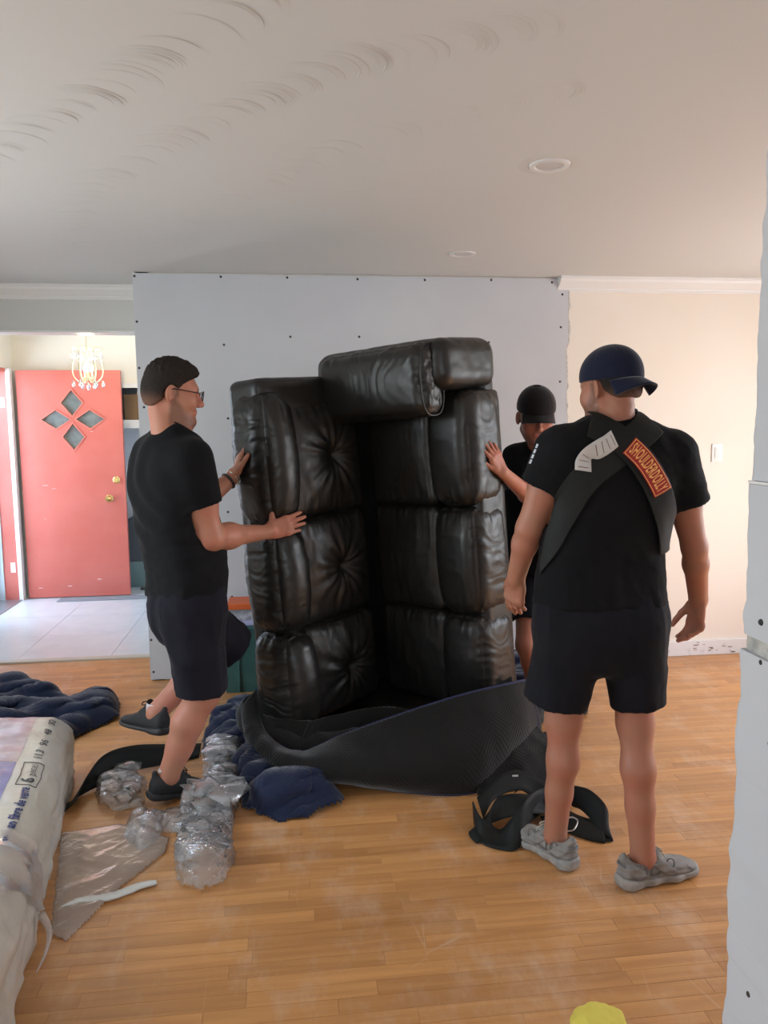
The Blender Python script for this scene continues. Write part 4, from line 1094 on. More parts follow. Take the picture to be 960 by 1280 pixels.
# short hair, faded at the sides
def hair(root, T, Rm, s, thin=0.0, nape=-.052):
    f = Field((-.11, -.14, -.10), (.11, .13, .17), .0032)
    f.ball((0, -.016, .032), (.0815-thin, .105-thin, .0975-thin), .01); f.ball((0, -.006, .078), (.074-thin*2, .094-thin*2, .068-thin*2), .025); f.ball((0, -.046, -.005), (.068-thin, .068-thin, .075-thin), .03)
    def cut(x, y, z):
        yl = np.where(z < .045, .016+.25*np.maximum(z, -.02), np.where(z < .085, .027+(z-.045)*1.275, .078+(z-.085)*.9))
        face = yl-y
        return (face-0.0)*np.ones_like(x)
    f.op(cut, (-.12, -.2, -.2), (.12, .2, .2), .006, 'sub')
    f.op(lambda x, y, z: (z-nape-.9*np.maximum(y+.075, 0))*np.ones_like(x), (-.12, -.2, -.2), (.12, .2, .2), .008, 'sub')
    for q in (-1, 1): f.ball((q*.085, -.012, -.012), (.03, .032, .050), .006, 'sub')
    V, F = f.mesh(); V, F = biggest(V, F); V = relax(V, F, 1); n = vnormals(V, F)
    top = sstep(.05, .10, V[:, 2])
    V = V+n*(.0016*fbm(V*np.array([500, 140, 500]), 3, 2)+top*(.006*ridge(np.stack([V[:, 0]*75, V[:, 1]*40, V[:, 2]*40], 1), 5, 3)+.003*sstep(.02, .08, V[:, 1]))+.0008)[:, None]
    o = mk('hair', T+(V*s)@Rm.T, F, M_hair, root, True, world=True)
    fd = .75*sstep(.012, -.05, V[:, 2]+.2*np.minimum(V[:, 1], 0)*0)+.25*sstep(.05, .0, V[:, 2])*sstep(-.03, .02, V[:, 1])
    at = o.data.attributes.new('fade', 'FLOAT', 'POINT'); at.data.foreach_set('value', np.clip(fd, 0, .8).astype(np.float32)); return o
def thin_glass(name):
    if name in MATS: return MATS[name]
    m = mat(name); N, L, b = nodes(m); t = N.new('ShaderNodeBsdfTransparent'); g = N.new('ShaderNodeBsdfGlossy'); g.inputs['Roughness'].default_value = .03
    x = N.new('ShaderNodeMixShader'); x.inputs[0].default_value = .10; L.new(t.outputs[0], x.inputs[1]); L.new(g.outputs[0], x.inputs[2]); L.new(x.outputs[0], N['Material Output'].inputs['Surface'])
    return m
# ======================================================= man in the foreground, seen from behind
YM = 2.42
fmR = W(752, 1000, YM)
fm = empty('person', (1.0, 2.42, 0), 'man seen from behind in navy cap, black tee with crossed straps and grey trainers', 'person', 'movers')
sk1 = skin_mat('skin_tan', (.40, .185, .115), (.44, .165, .105))
hT = W(762, 489, 2.44); hR = frame((-.40, .90, -.14))
SHL, SHR = W(700, 562, 2.43), W(842, 570, 2.41)
ELL, ELR = W(661, 660, 2.47), W(868, 684, 2.45)
WRL, WRR = W(645, 722, 2.58), W(873, 750, 2.55)
HPL, HPR = W(718, 795, 2.42), W(787, 795, 2.40)
ANL = np.array([.905, 2.50, .095]); ANR = np.array([1.150, 2.325, .095])
KNL, KNR = W(704, 900, 2.46), W(794, 903, 2.38)
FL, FR = nrm((-.42, .90, 0)), nrm((.97, .24, 0))
pxs = lambda y_, xl, xr, Y=YM: (W((xl+xr)/2, y_, Y), np.linalg.norm(W(xr, y_, Y)-W(xl, y_, Y))/2)
def st_(y_, xl, xr, fr, bk, Y=YM): c, w = pxs(y_, xl, xr, Y); return (c, w, fr, bk)
torso = [st_(517, 742, 792, .050, .055, 2.44), st_(530, 716, 822, .075, .075, 2.43), st_(552, 690, 852, .105, .100), st_(580, 688, 852, .125, .115), st_(620, 690, 840, .130, .120), st_(660, 683, 830, .125, .112), st_(700, 677, 828, .125, .108), st_(730, 672, 830, .130, .118), st_(752, 670, 832, .132, .124)]
ex, ey, ez = (1, 0, 0), (0, 1, 0), (0, 0, 1)
handL = (WRL, W(641, 776, 2.66)-WRL); handR = (WRR, W(866, 806, 2.58)-WRR)
f = Field((.52, 2.14, .02), (1.62, 2.84, 1.80), .0075, [(WRL-np.array([.08, .06, .24]), WRL+np.array([.09, .12, .03]), .0034), (WRR-np.array([.13, .07, .23]), WRR+np.array([.06, .12, .03]), .0034), (hT-.13, hT+.13, .0036)])
f.loft(torso, ex, ey, ez, .02, grow=-.016)
f.cone(W(765, 545, 2.44), hT+hR@np.array((0, -.025, -.06)), .064, .056, .03)
head(f, hT, hR, .96)
arm(f, SHL, ELL, WRL, (.058, .053, .043, .041, .032), k=.022, hd=handL[1]); arm(f, SHR, ELR, WRR, (.058, .053, .043, .041, .033), k=.022, hd=handR[1])
relaxed = [(.10, .18, .12), (.14, .22, .15), (.20, .26, .18), (.26, .3, .2)]
hand(f, *handL, n=(.80, .55, 0), thumb_side=(.6, .45, 0), curl=relaxed, size=1.06, thumb=(.78, .62, .30))
hand(f, *handR, n=(-.9, -.1, -.1), thumb_side=(-.55, .75, 0), curl=[(.35, .45, .35), (.42, .5, .35), (.5, .55, .4), (.55, .55, .4)], size=1.08, thumb=(.85, .40, .5))
f.loft([st_(750, 690, 814, .09, .08), st_(790, 690, 814, .09, .10), st_(820, 710, 795, .07, .08)], ex, ey, ez, .02)
leg(f, HPL, KNL, ANL, nrm((-.2, .98, 0)), (.084, .060, .050, .056, .035), k=.03, toe=FL); leg(f, HPR, KNR, ANR, nrm((.35, .93, 0)), (.084, .060, .050, .058, .036), k=.03, toe=FR)
finish_body(f, fm, sk1, hT, hR, .96, (-.03, .03))
# tee
f = Field((.55, 2.18, .90), (1.60, 2.72, 1.62), .006)
f.loft(torso, ex, ey, ez, .02, n=2.5)
def sleeve(f, sh, el, hem, r0, r1, cav):
    sh, el = np.asarray(sh), np.asarray(el); e = sh+(el-sh)*hem
    f.cuff(sh, e, r0, r1, .035)
    f.cuff(e+(el-sh)*.3, e-(el-sh)*.12, cav, cav, .004, mode='sub')
sleeve(f, SHL, ELL, .48, .078, .080, .066); sleeve(f, SHR, ELR, .50, .078, .080, .066)
def folds1(V, n):
    a = V-np.array([1.0, 2.3, 1.1])
    low = sstep(1.25, .98, V[:, 2])
    return .006*low*fbm(np.stack([V[:, 0]*16, V[:, 1]*10, V[:, 2]*5], 1), 3, 2)+.004*ridge(np.stack([V[:, 0]*9+V[:, 2]*6, V[:, 1]*8, V[:, 2]*9], 1), 7, 2)+.002*fbm(V*30, 9, 2)
tee1 = garment('t_shirt', f, M_tee, fm, folds1)
col = MB(); t = np.linspace(0, 2*math.pi, 33); cN = W(767, 520, 2.44)
col.tube(np.stack([cN[0]+.070*np.cos(t), cN[1]+.068*np.sin(t)+.0, cN[2]+.006-.016*np.sin(t)], 1), .0075, 8, False); fixn(mk('collar', col.V, col.F, M_tee, tee1, True)).location = tuple(-base(fm))
# shorts
f = Field((.60, 2.14, .45), (1.50, 2.74, 1.08), .006)
def shortleg(f, hip, kn, hem, r0, r1, cav, oval=None):
    hip, kn = np.asarray(hip), np.asarray(kn); e = hip+(kn-hip)*hem
    f.cuff(hip, e, r0, r1, .03, oval)
    f.cuff(e+(kn-hip)*.3, e-(kn-hip)*.14, cav, cav, .004, mode='sub')
f.loft([st_(738, 676, 828, .118, .110), st_(765, 670, 831, .122, .128), st_(795, 672, 826, .118, .135), st_(826, 690, 812, .10, .11), st_(838, 715, 785, .06, .07)], ex, ey, ez, .02, n=2.5)
shortleg(f, HPL+np.array([-.004, 0, .02]), W(693, 877, 2.44), 1.0, .112, .105, .082); shortleg(f, HPR+np.array([.004, 0, .02]), W(798, 880, 2.39), 1.0, .108, .090, .074)
def folds2(V, n): return .006*ridge(np.stack([V[:, 0]*9, V[:, 1]*9, V[:, 2]*4+V[:, 0]*3], 1), 13, 2)+.003*fbm(V*22, 5, 2)
sh1 = garment('shorts', f, M_short, fm, folds2)
shoe(fm, ANL[:2], FL, (0, 0, 1), 0, True, M_sg, M_ss, M_sl, None, scale=1.02); shoe(fm, ANR[:2], FR, (0, 0, 1), 0, True, M_sg, M_ss, M_sl, None, scale=1.02)
hair(fm, hT, hR, .96, .002, -.035)
cap(fm, hT, hR, .97, M_capn, -1, .45, lift=.004, blen=.055)

# straps of the lifting harness across his back, laid on the shirt
def on_shirt(tee, pts, d=(0, 1, 0), off=.004, start=-.8):
    bv = BVHTree.FromPolygons([tuple(v.co) for v in tee.data.vertices], [tuple(p.vertices) for p in tee.data.polygons])
    out = []; d = Vector(d); o0 = base(tee)
    for p in pts:
        q = Vector(np.asarray(p)-o0)+d*start; h = bv.ray_cast(q, d)
        out.append((np.array(h[0])+o0+np.array(h[1])*off) if h[0] is not None else np.array([np.nan]*3))
    out = np.array(out); bad = np.isnan(out[:, 0]); on_shirt.bad = bad
    if bad.any() and (~bad).any():
        for i in np.where(bad)[0]:
            j = np.where(~bad)[0][np.argmin(np.abs(np.where(~bad)[0]-i))]; out[i] = np.asarray(pts[i])*np.array([1, 0, 1])+np.array([0, out[j][1], 0])
    return out
def strap_on(name, ctl, width, m, tee, parent, off=.004, n=60, nw=31, Y=YM-.1):
    C = smoothpath([W(x, y_, Y) for x, y_ in ctl], n); C[:, 1] = Y
    T = np.gradient(C, axis=0); T /= np.linalg.norm(T, axis=1)[:, None]; Nn = np.stack([-T[:, 2], T[:, 1]*0, T[:, 0]], 1)
    w = np.linspace(-.5, .5, nw)*width
    P = (C[:, None, :]+Nn[:, None, :]*w[None, :, None]).reshape(-1, 3)
    Q = on_shirt(tee, P, off=off).reshape(n, nw, 3); bd_ = on_shirt.bad.reshape(n, nw); Fk = gridfaces(n, nw); Fk = Fk[~bd_.ravel()[Fk].all(1)]
    for i in range(n):
        gd = np.where(~bd_[i])[0]
        if len(gd):
            for j in np.where(bd_[i])[0]: Q[i, j] = Q[i, gd[np.argmin(np.abs(gd-j))]]
        else: Fk = Fk[~((Fk//nw == i).any(1))]
    for _ in range(3): Q[1:-1] = .25*Q[:-2]+.5*Q[1:-1]+.25*Q[2:]; Q[:, 1:-1] = .25*Q[:, :-2]+.5*Q[:, 1:-1]+.25*Q[:, 2:]
    Vq = Q.reshape(-1, 3); us = np.unique(Fk); rm_ = np.full(len(Vq), -1); rm_[us] = np.arange(len(us))
    o = mk(name, Vq[us], rm_[Fk], m, parent, True, world=True); thicken(o, .004); return o
M_web = mat('black_webbing', (.0065, .0072, .0065), .7, bump=(900, .25, .001), spec=.35)
h1 = empty('shoulder_strap', (1.0, 2.3, 1.0), 'black shoulder lifting strap crossing the back of the man in the navy cap', 'strap')
strap_on('webbing', [(668, 725), (686, 688), (703, 650), (730, 600), (770, 566), (800, 545), (822, 528)], .088, M_web, tee1, h1, .007)
strap_on('webbing', [(745, 532), (775, 552), (800, 580), (818, 612), (834, 655), (840, 690)], .088, M_web, tee1, h1, .012)
# red name patch, stitched border and lettering
def patch_map(u, v):       # u along, v across (metres) on the strap's centre line
    ctl = [W(x, y_, YM-.1) for x, y_ in [(775, 548), (797, 571), (813, 595), (827, 622), (836, 650)]]
    C = smoothpath(ctl, 60); seg = np.r_[0, np.cumsum(np.linalg.norm(np.diff(C, axis=0), axis=1))]
    s0 = u+.125
    cx = np.interp(s0, seg, C[:, 0]); cz = np.interp(s0, seg, C[:, 2]); tx = np.interp(s0+.004, seg, C[:, 0])-np.interp(s0-.004, seg, C[:, 0]); tz = np.interp(s0+.004, seg, C[:, 2])-np.interp(s0-.004, seg, C[:, 2])
    l = np.sqrt(tx*tx+tz*tz); tx, tz = tx/l, tz/l
    return np.stack([cx-tz*v, np.full_like(cx, YM-.1), cz+tx*v], -1)
nu, nv = 30, 9
U, Vv = np.meshgrid(np.linspace(-.095, .095, nu), np.linspace(-.033, .033, nv), indexing='ij')
def smooth_y(Q): return Q
def onp(u, v, off):
    Q = on_shirt(tee1, patch_map(u, v), off=0.0)
    # common smooth height over the patch: fit a quadratic so patch and lettering lie in one sheet
    return Q
Q = on_shirt(tee1, patch_map(U.ravel(), Vv.ravel()), off=0.0)
A = np.stack([np.ones(U.size), U.ravel(), Vv.ravel(), U.ravel()**2, U.ravel()*Vv.ravel(), Vv.ravel()**2, U.ravel()**3], 1)
coef = np.linalg.lstsq(A, Q[:, 1], rcond=None)[0]
resid = (A@coef-Q[:, 1]).max()
def on_patch(u, v, off):
    u = np.asarray(u, float); v = np.asarray(v, float); P = patch_map(u, v)
    a = np.stack([np.ones(u.size), u, v, u**2, u*v, v**2, u**3], 1); P[:, 1] = a@coef-resid*.6-.016-off; return P
po_ = mk('name_patch', on_patch(U.ravel(), Vv.ravel(), .0), gridfaces(nu, nv), mat('red_patch', (.40, .018, .014), .6), h1, True, world=True); thicken(po_, .0012)
bd = MB(); bw, bh = .091, .029; per = [(x, -bh) for x in np.linspace(-bw, bw, 24)]+[(bw, y_) for y_ in np.linspace(-bh, bh, 8)]+[(x, bh) for x in np.linspace(bw, -bw, 24)]+[(-bw, y_) for y_ in np.linspace(bh, -bh, 8)]
per = np.array(per); bd.tube(on_patch(per[:, 0], per[:, 1], .0015), .0011, 5, False)
M_oran = mat('orange_thread', (.95, .50, .16), .6)
fixn(mk('patch_border', np.array(bd.V)-base(h1), bd.F, M_oran, po_, True))
TV, TF = text_mesh('SHOULDERDOLLY', .026, bold=.0005, spacing=1.12)
w0 = TV[:, 0].max()-TV[:, 0].min(); h0 = TV[:, 1].max()-TV[:, 1].min()
TV[:, 0] *= .170/w0; TV[:, 1] *= .043/h0
o = mk('patch_lettering', on_patch(TV[:, 0], -TV[:, 1]*-1, .0014)-base(h1), TF, M_oran, po_, False); thicken(o, .0006, 0)
# white care label, twisted, with printed lines
lb = smoothpath([W(731, 589, 2.285), W(734, 577, 2.27), W(741, 568, 2.258), W(752, 562, 2.27), W(763, 555, 2.276), W(771, 548, 2.285)], 26)
wid = smoothpath([np.array([-.027, 0, .004])*1, np.array([-.026, -.004, .006]), np.array([-.016, -.014, .016]), np.array([-.006, -.004, .030]), np.array([-.012, 0, .026]), np.array([-.013, 0, .025])], 26)
P = (lb[:, None, :]+wid[:, None, :]*np.linspace(-1, 1, 5)[None, :, None]).reshape(-1, 3)
P2 = on_shirt(tee1, P, off=.0).reshape(26, 5, 3); sh_ = P.reshape(26, 5, 3).copy(); sh_[:, :, 1] = np.minimum(P2[:, :, 1].min(1)[:, None]-.016+(sh_[:, :, 1]-lb[:, None, 1])*.8, P2[:, :, 1]-.013)
for _ in range(4): sh_[1:-1, :, 1] = .25*sh_[:-2, :, 1]+.5*sh_[1:-1, :, 1]+.25*sh_[2:, :, 1]
lo_ = mk('care_label', sh_.reshape(-1, 3), gridfaces(26, 5), mat('white_satin_label', (.62, .60, .58), .6), h1, True, world=True); thicken(lo_, .001)
pr_ = MB()
for i in (2, 5, 8, 14, 17, 20, 23):
    a, c = sh_[i][0]*.82+sh_[i][4]*.18, sh_[i][0]*.2+sh_[i][4]*.8; dd = (sh_[min(i+1, 25)][2]-sh_[i][2])*.35
    up_ = np.array([0, -.0012, 0]); pr_.add([a+up_, c+up_, c+dd+up_, a+dd+up_], [(0, 1, 2, 3)])
mk('label_print', np.array(pr_.V)-base(h1), pr_.F, mat('brown_print', (.16, .07, .06), .7), lo_, False)

# ======================================================= where the sofa is, for the hands that touch it
bpy.context.view_layer.update()
_sofa_bv = []
for o_ in sofa.children:
    mw = o_.matrix_world
    _sofa_bv.append(BVHTree.FromPolygons([mw@v.co for v in o_.data.vertices], [tuple(p.vertices) for p in o_.data.polygons]))
def sofa_hit(p, d):
    best = None
    for bv in _sofa_bv:
        h = bv.ray_cast(Vector(p), Vector(nrm(d)))
        if h[0] is not None and (best is None or h[3] < best[3]): best = h
    return (np.array(best[0]), np.array(best[1])) if best else None
def sofa_px(x, y_): return sofa_hit((0, 0, EYE), _ray(x, y_))

# ======================================================= man on the left, pushing the sofa
lm = empty('person', (-.50, 3.15, 0), 'man with glasses in black tee and shorts, one foot lifted, pushing the sofa', 'person', 'movers')
sk2 = skin_mat('skin_pink', (.44, .20, .125), (.47, .175, .115))
YL = 3.20
lf = nrm((.82, .57, 0)); lr = np.array([lf[1], -lf[0], 0])
lT = W(216, 494, 3.20); lR = frame((.96, .24, -.14), (.04, 0, 1))
cC = W(212, 575, YL)
SR, SL_ = W(240, 577, 3.055), W(188, 580, 3.32)
ER = W(264, 672, 3.09)
hp = sofa_px(346, 658); hq = sofa_px(374, 652)
print('sofa contact', hp, hq)
WR = W(334, 665, (hp[0][1] if hp else 3.4)-.055)
WL = W(291, 597, 3.50); EL = W(246, 632, 3.40)
HR_, HL_ = W(240, 760, 3.12), W(222, 760, 3.27)
KR, KL = W(254, 866, 3.16), W(282, 800, 3.42)
AR, AL = W(210, 970, 3.14), W(196, 890, 3.30)
print('LM', np.round([lT, SR, ER, WR, HR_, KR, AR, KL, AL], 3))
def sl_(y_, xl, xr, w, fr, bk, Y=YL): return (W((xl+xr)/2, y_, Y), w, fr, bk)
torso2 = [sl_(527, 194, 246, .080, .076, .074), sl_(540, 180, 250, .125, .088, .084), sl_(560, 166, 260, .200, .118, .118), sl_(600, 159, 264, .212, .145, .140), sl_(640, 160, 272, .200, .165, .142), sl_(680, 167, 280, .190, .178, .138), sl_(712, 177, 281, .190, .168, .132), sl_(744, 185, 278, .192, .152, .140)]
f = Field((-1.0, 2.82, .02), (.20, 3.72, 1.85), .0075, [(WR-np.array([.03, .08, .09]), WR+np.array([.22, .14, .13]), .0034), (WL-np.array([.09, .09, .03]), WL+np.array([.12, .12, .23]), .0036), (lT-.13, lT+.13, .0036)])
f.loft(torso2, lr, lf, ez, .02, grow=-.026)
f.cone(W(213, 556, 3.15), lT+lR@np.array((0, -.03, -.06)), .068, .061, .03); head(f, lT, lR, 1.02)
f.cone(lT+lR@np.array((0, .015, -.075)), W(222, 550, 3.20), .045, .05, .04)
arm(f, SR, ER, WR, (.060, .056, .047, .048, .031), k=.04, hd=W(378, 650, 3.4)-WR); arm(f, SL_, EL, WL, (.058, .054, .046, .047, .030), hd=(.1, .0, 1))
hd1 = W(379, 651, (hp[0][1] if hp else 3.4)-.018)-WR
hand(f, WR, hd1, n=(.25, .95, 0), thumb_side=(0, 0, 1), curl=[(.10, .12, .1), (.08, .12, .1), (.10, .12, .1), (.15, .15, .1)], spread=.13, size=1.08, thumb=(.35, 1.0, .05), tcurl=.1)
hand(f, WL, W(304, 560, 3.52)-WL, n=(.95, .2, 0), thumb_side=(-.2, -1, 0), curl=[(.05, .1, .1)]*4, spread=.08, size=1.05, thumb=(.8, .6, .1))
f.loft([sl_(740, 190, 274, .14, .10, .09), sl_(775, 192, 276, .14, .10, .10), sl_(790, 200, 272, .11, .08, .09)], lr, lf, ez, .02)
leg(f, HR_, KR, AR, nrm((.82, .5, .25)), (.086, .064, .057, .063, .038), k=.04, back=.022, toe=(.8, .55, 0)); leg(f, HL_, KL, AL, nrm((-.3, -.6, -.4)), (.086, .064, .056, .060, .037), k=.04, toe=(-.68, .70, -.06), down=(-.25, 0, -.95))
finish_body(f, lm, sk2, lT, lR, 1.02, (-.050, .035))
# tee
f = Field((-.95, 2.80, .80), (.10, 3.60, 1.62), .006)
f.loft(torso2, lr, lf, ez, .02, n=2.3)
f.plane_cut(W(218, 535, YL), np.array(ez)*.88+lf*.47, (W(218, 535, YL)-.13, W(218, 535, YL)+.13))
sleeve(f, SR, ER, .56, .086, .078, .067); sleeve(f, SL_, EL, .56, .074, .078, .062)
def folds3(V, n):
    c = np.array([-.42, 2.95, 1.38]); r = np.sqrt(((V-c)[:, 0]*1.0)**2+((V-c)[:, 1]*.5)**2+((V-c)[:, 2])**2)
    back = sstep(.1, -.5, n@lf)
    sw_ = .005*back*np.sin(r*75+2.0*noise(V*5, 4))*sstep(1.0, 1.15, V[:, 2])*sstep(.10, .2, r)
    low = sstep(1.22, 1.0, V[:, 2])
    return sw_+.006*low*ridge(np.stack([V[:, 0]*6, V[:, 1]*6, V[:, 2]*13], 1), 17, 2)+.003*fbm(V*14, 3, 2)
tee2 = garment('t_shirt', f, M_tee, lm, folds3)
t = np.linspace(0, 2*math.pi, 33); cN = W(218, 536, YL)
cv = cN+np.outer(.079*np.cos(t), lr)+np.outer(.075*np.sin(t)+.004, lf)+np.outer(-.040*np.sin(t)+.002, ez)
col = MB().tube(cv, .008, 8, False); fixn(mk('collar', np.array(col.V)-base(lm), col.F, M_tee, tee2, True))
# shorts
f = Field((-.95, 2.80, .45), (.16, 3.72, 1.06), .006)
f.loft([sl_(728, 184, 280, .185, .135, .125), sl_(755, 184, 284, .195, .135, .145), sl_(780, 192, 280, .175, .120, .140), sl_(800, 206, 270, .12, .09, .10)], lr, lf, ez, .03, n=2.4)
shortleg(f, HR_, KR+np.array([-.01, 0, 0]), .985, .118, .104, .086); shortleg(f, HL_, KL+nrm(KL-HL_)*.05, 1.0, .105, .100, .082)
def folds4(V, n): return .014*ridge(np.stack([V[:, 0]*8, V[:, 1]*8, V[:, 2]*2.5], 1), 23, 2)*sstep(1.0, .85, V[:, 2])+.003*fbm(V*20, 6, 2)
garment('shorts', f, M_shortn, lm, folds4)
shoe(lm, AR[:2], nrm((.80, .55, -.18)), (0, 0, 1), AR[2]-.095, False, M_sb, M_sbs, M_sbl, M_sock)
lu = nrm((.25, .0, .95)); lo2 = AL-lu*.095
shoe(lm, lo2[:2], nrm((-.68, .70, -.06)), lu, lo2[2], False, M_sb, M_sbs, M_sbl, M_sock)
hair(lm, lT, lR, 1.02)
# glasses
gl_ = MB(); tr = lambda P: lT+(np.asarray(P, float)*1.02)@lR.T
M_gf = mat('black_glasses_frame', (.015, .012, .012), .3)
g0 = None
def rim(q):
    t = np.linspace(0, 2*math.pi, 29); x = q*.033+.024*np.sign(np.cos(t))*np.abs(np.cos(t))**.75; z = .011+.019*np.sign(np.sin(t))*np.abs(np.sin(t))**.75
    return np.stack([x, .113-.10*np.abs(x)**1.0*.35, z], 1)
ge_ = MB()
for q in (-1, 1):
    ge_.tube(tr(rim(q)), .0019, 6, False)
ge_.tube(tr([(-.010, .110, .016), (0, .113, .019), (.010, .110, .016)]), .0019, 6)
for q in (-1, 1): ge_.tube(tr(smoothpath([(q*.057, .094, .017), (q*.070, .088, .019), (q*.080, .04, .021), (q*.083, -.005, .022), (q*.083, -.022, .012), (q*.082, -.030, -.008)], 16)), .0021, 6)
go = fixn(mk('glasses', np.array(ge_.V)-base(lm), ge_.F, M_gf, lm, True))
for q in (-1, 1):
    R_ = rim(q); P = tr(np.vstack([R_[:-1], R_[:-1].mean(0)[None]])); n_ = len(P)-1
    mk('lens', P-base(lm), [(i, (i+1) % n_, n_) for i in range(n_)], thin_glass('spectacle_lens'), go, False)
# watch and bracelets on the far wrist
wd = nrm(WL-EL); a1 = nrm(np.cross(wd, (0, 0, 1))); a2 = np.cross(wd, a1); t = np.linspace(0, 2*math.pi, 25)
for off, rr, tt, mm, nm in ((-.012, .037, .0065, mat('dark_strap', (.03, .025, .025), .5), 'watch_strap'), (.014, .036, .0035, mat('silver_links', (.6, .58, .55), .3, 1.0), 'bracelet'), (.026, .0365, .003, mat('silver_links'), 'bracelet')):
    c = WL+wd*off-wd*.015; tb = MB().tube(c+np.outer(rr*np.cos(t), a1)+np.outer(rr*.92*np.sin(t), a2), tt, 8, False)
    wb_ = fixn(mk(nm, np.array(tb.V)-base(lm), tb.F, mm, lm, True))

# ======================================================= man behind the sofa, head bowed
tm = empty('person', (1.26, 3.95, 0), 'man in black cap with head bowed, steadying the sofa from behind', 'person', 'movers')
sk3 = skin_mat('skin_ruddy', (.42, .18, .115), (.46, .15, .10))
YT = 3.98
tf = nrm((-.55, -.83, 0)); trr = np.array([tf[1], -tf[0], 0])
tT = W(670, 524, 3.84); tR = frame((-.14, -.95, -.22), (0, 0, 1))
hS = sofa_px(614, 560); print('TM sofa contact', hS)
SR3, SL3 = W(645, 572, 4.03), W(722, 575, 3.93)
Yc = (sofa_px(611, 572)[0][1] if sofa_px(611, 572) else 3.5); ER3 = W(670, 628, 3.80); WR3 = W(628, 590, Yc+.035)
EL3, WL3 = W(735, 640, 3.82), W(715, 680, 3.62)
def s3(y_, xl, xr, w, fr, bk, Y=YT): return (W((xl+xr)/2, y_, Y), w, fr, bk)
torso3 = [s3(548, 655, 700, .062, .060, .058), s3(556, 645, 712, .120, .08, .08), s3(572, 632, 722, .185, .11, .11), s3(605, 628, 722, .20, .13, .12), s3(650, 630, 722, .19, .13, .12), s3(700, 634, 722, .185, .13, .12), s3(735, 636, 722, .188, .135, .125)]
HR3, HL3 = W(664, 735, 3.96), W(707, 735, 3.98)
KR3, KL3 = W(659, 806, 3.80), W(712, 812, 3.85)
AR3 = np.array([1.285, 3.86, .095]); AL3 = np.array([1.55, 3.98, .095])
f = Field((.74, 3.30, .02), (1.85, 4.30, 1.82), .008, [(WR3-np.array([.16, .16, .03]), WR3+np.array([.06, .08, .23]), .0036), (tT-.13, tT+.13, .0036)])
f.loft(torso3, trr, tf, ez, .02, grow=-.028)
f.cone(W(676, 562, 3.95), tT+tR@np.array((0, -.03, -.06)), .06, .056, .03); head(f, tT, tR, 1.07)
arm(f, SR3, ER3, WR3, (.052, .047, .041, .043, .028), hd=(-.4, -.1, 1)); arm(f, SL3, EL3, WL3, (.052, .047, .041, .043, .028), hd=(-.3, -.5, -.4))
tipt = (hS[0] if hS else W(610, 545, 3.45))
hand(f, WR3, W(607, 545, Yc-.015)-WR3, n=(-.64, .77, .05), thumb_side=(-.5, -.5, .3), curl=[(.08, .1, .1), (.05, .1, .1), (.08, .1, .1), (.1, .1, .1)], spread=.25, size=.98, thumb=(.8, .5, .1))
hand(f, WL3, (-.3, -.5, -.5), n=(-.8, .2, 0), thumb_side=(0, -.5, .5), curl=[(.2, .2, .2)]*4, size=.98)
f.loft([s3(715, 638, 722, .16, .11, .11), s3(750, 640, 722, .16, .11, .12)], trr, tf, ez, .02)
leg(f, HR3, KR3, AR3, nrm((-.5, -.85, 0)), (.085, .060, .052, .058, .036)); leg(f, HL3, KL3, AL3, nrm((-.5, -.85, 0)), (.085, .060, .052, .058, .036))
finish_body(f, tm, sk3, tT, tR, 1.07, (-.040, .035))
f = Field((.80, 3.60, .64), (1.90, 4.35, 1.64), .007)
f.loft(torso3, trr, tf, ez, .02, n=2.4); sleeve(f, SR3, ER3, .60, .078, .074, .060); sleeve(f, SL3, EL3, .60, .078, .074, .060)
def folds5(V, n): return .005*ridge(np.stack([V[:, 0]*9, V[:, 1]*9, V[:, 2]*6], 1), 27, 2)+.003*fbm(V*16, 2, 2)
tee3 = garment('t_shirt', f, M_tee, tm, folds5)
f = Field((.80, 3.55, .50), (1.90, 4.35, 1.12), .007)
f.loft([s3(690, 634, 724, .170, .120, .115), s3(710, 634, 724, .175, .125, .12), s3(740, 634, 726, .18, .125, .13), s3(760, 640, 722, .15, .10, .11)], trr, tf, ez, .02)
shortleg(f, HR3, KR3, .62, .098, .094, .078); shortleg(f, HL3, KL3, .62, .098, .094, .078)
garment('shorts', f, M_short, tm, lambda V, n: .005*fbm(V*9, 8, 2))
shoe(tm, AR3[:2], nrm((-.45, -.9, 0)), (0, 0, 1), 0, False, M_sb, M_sbs, M_sbl, None); shoe(tm, AL3[:2], nrm((-.3, -.95, 0)), (0, 0, 1), 0, False, M_sb, M_sbs, M_sbl, None)
hair(tm, tT, tR, 1.07, .002, -.04)
cap(tm, tT, tR, 1.07, M_capb, 1, .32, lift=.012, blen=.056)

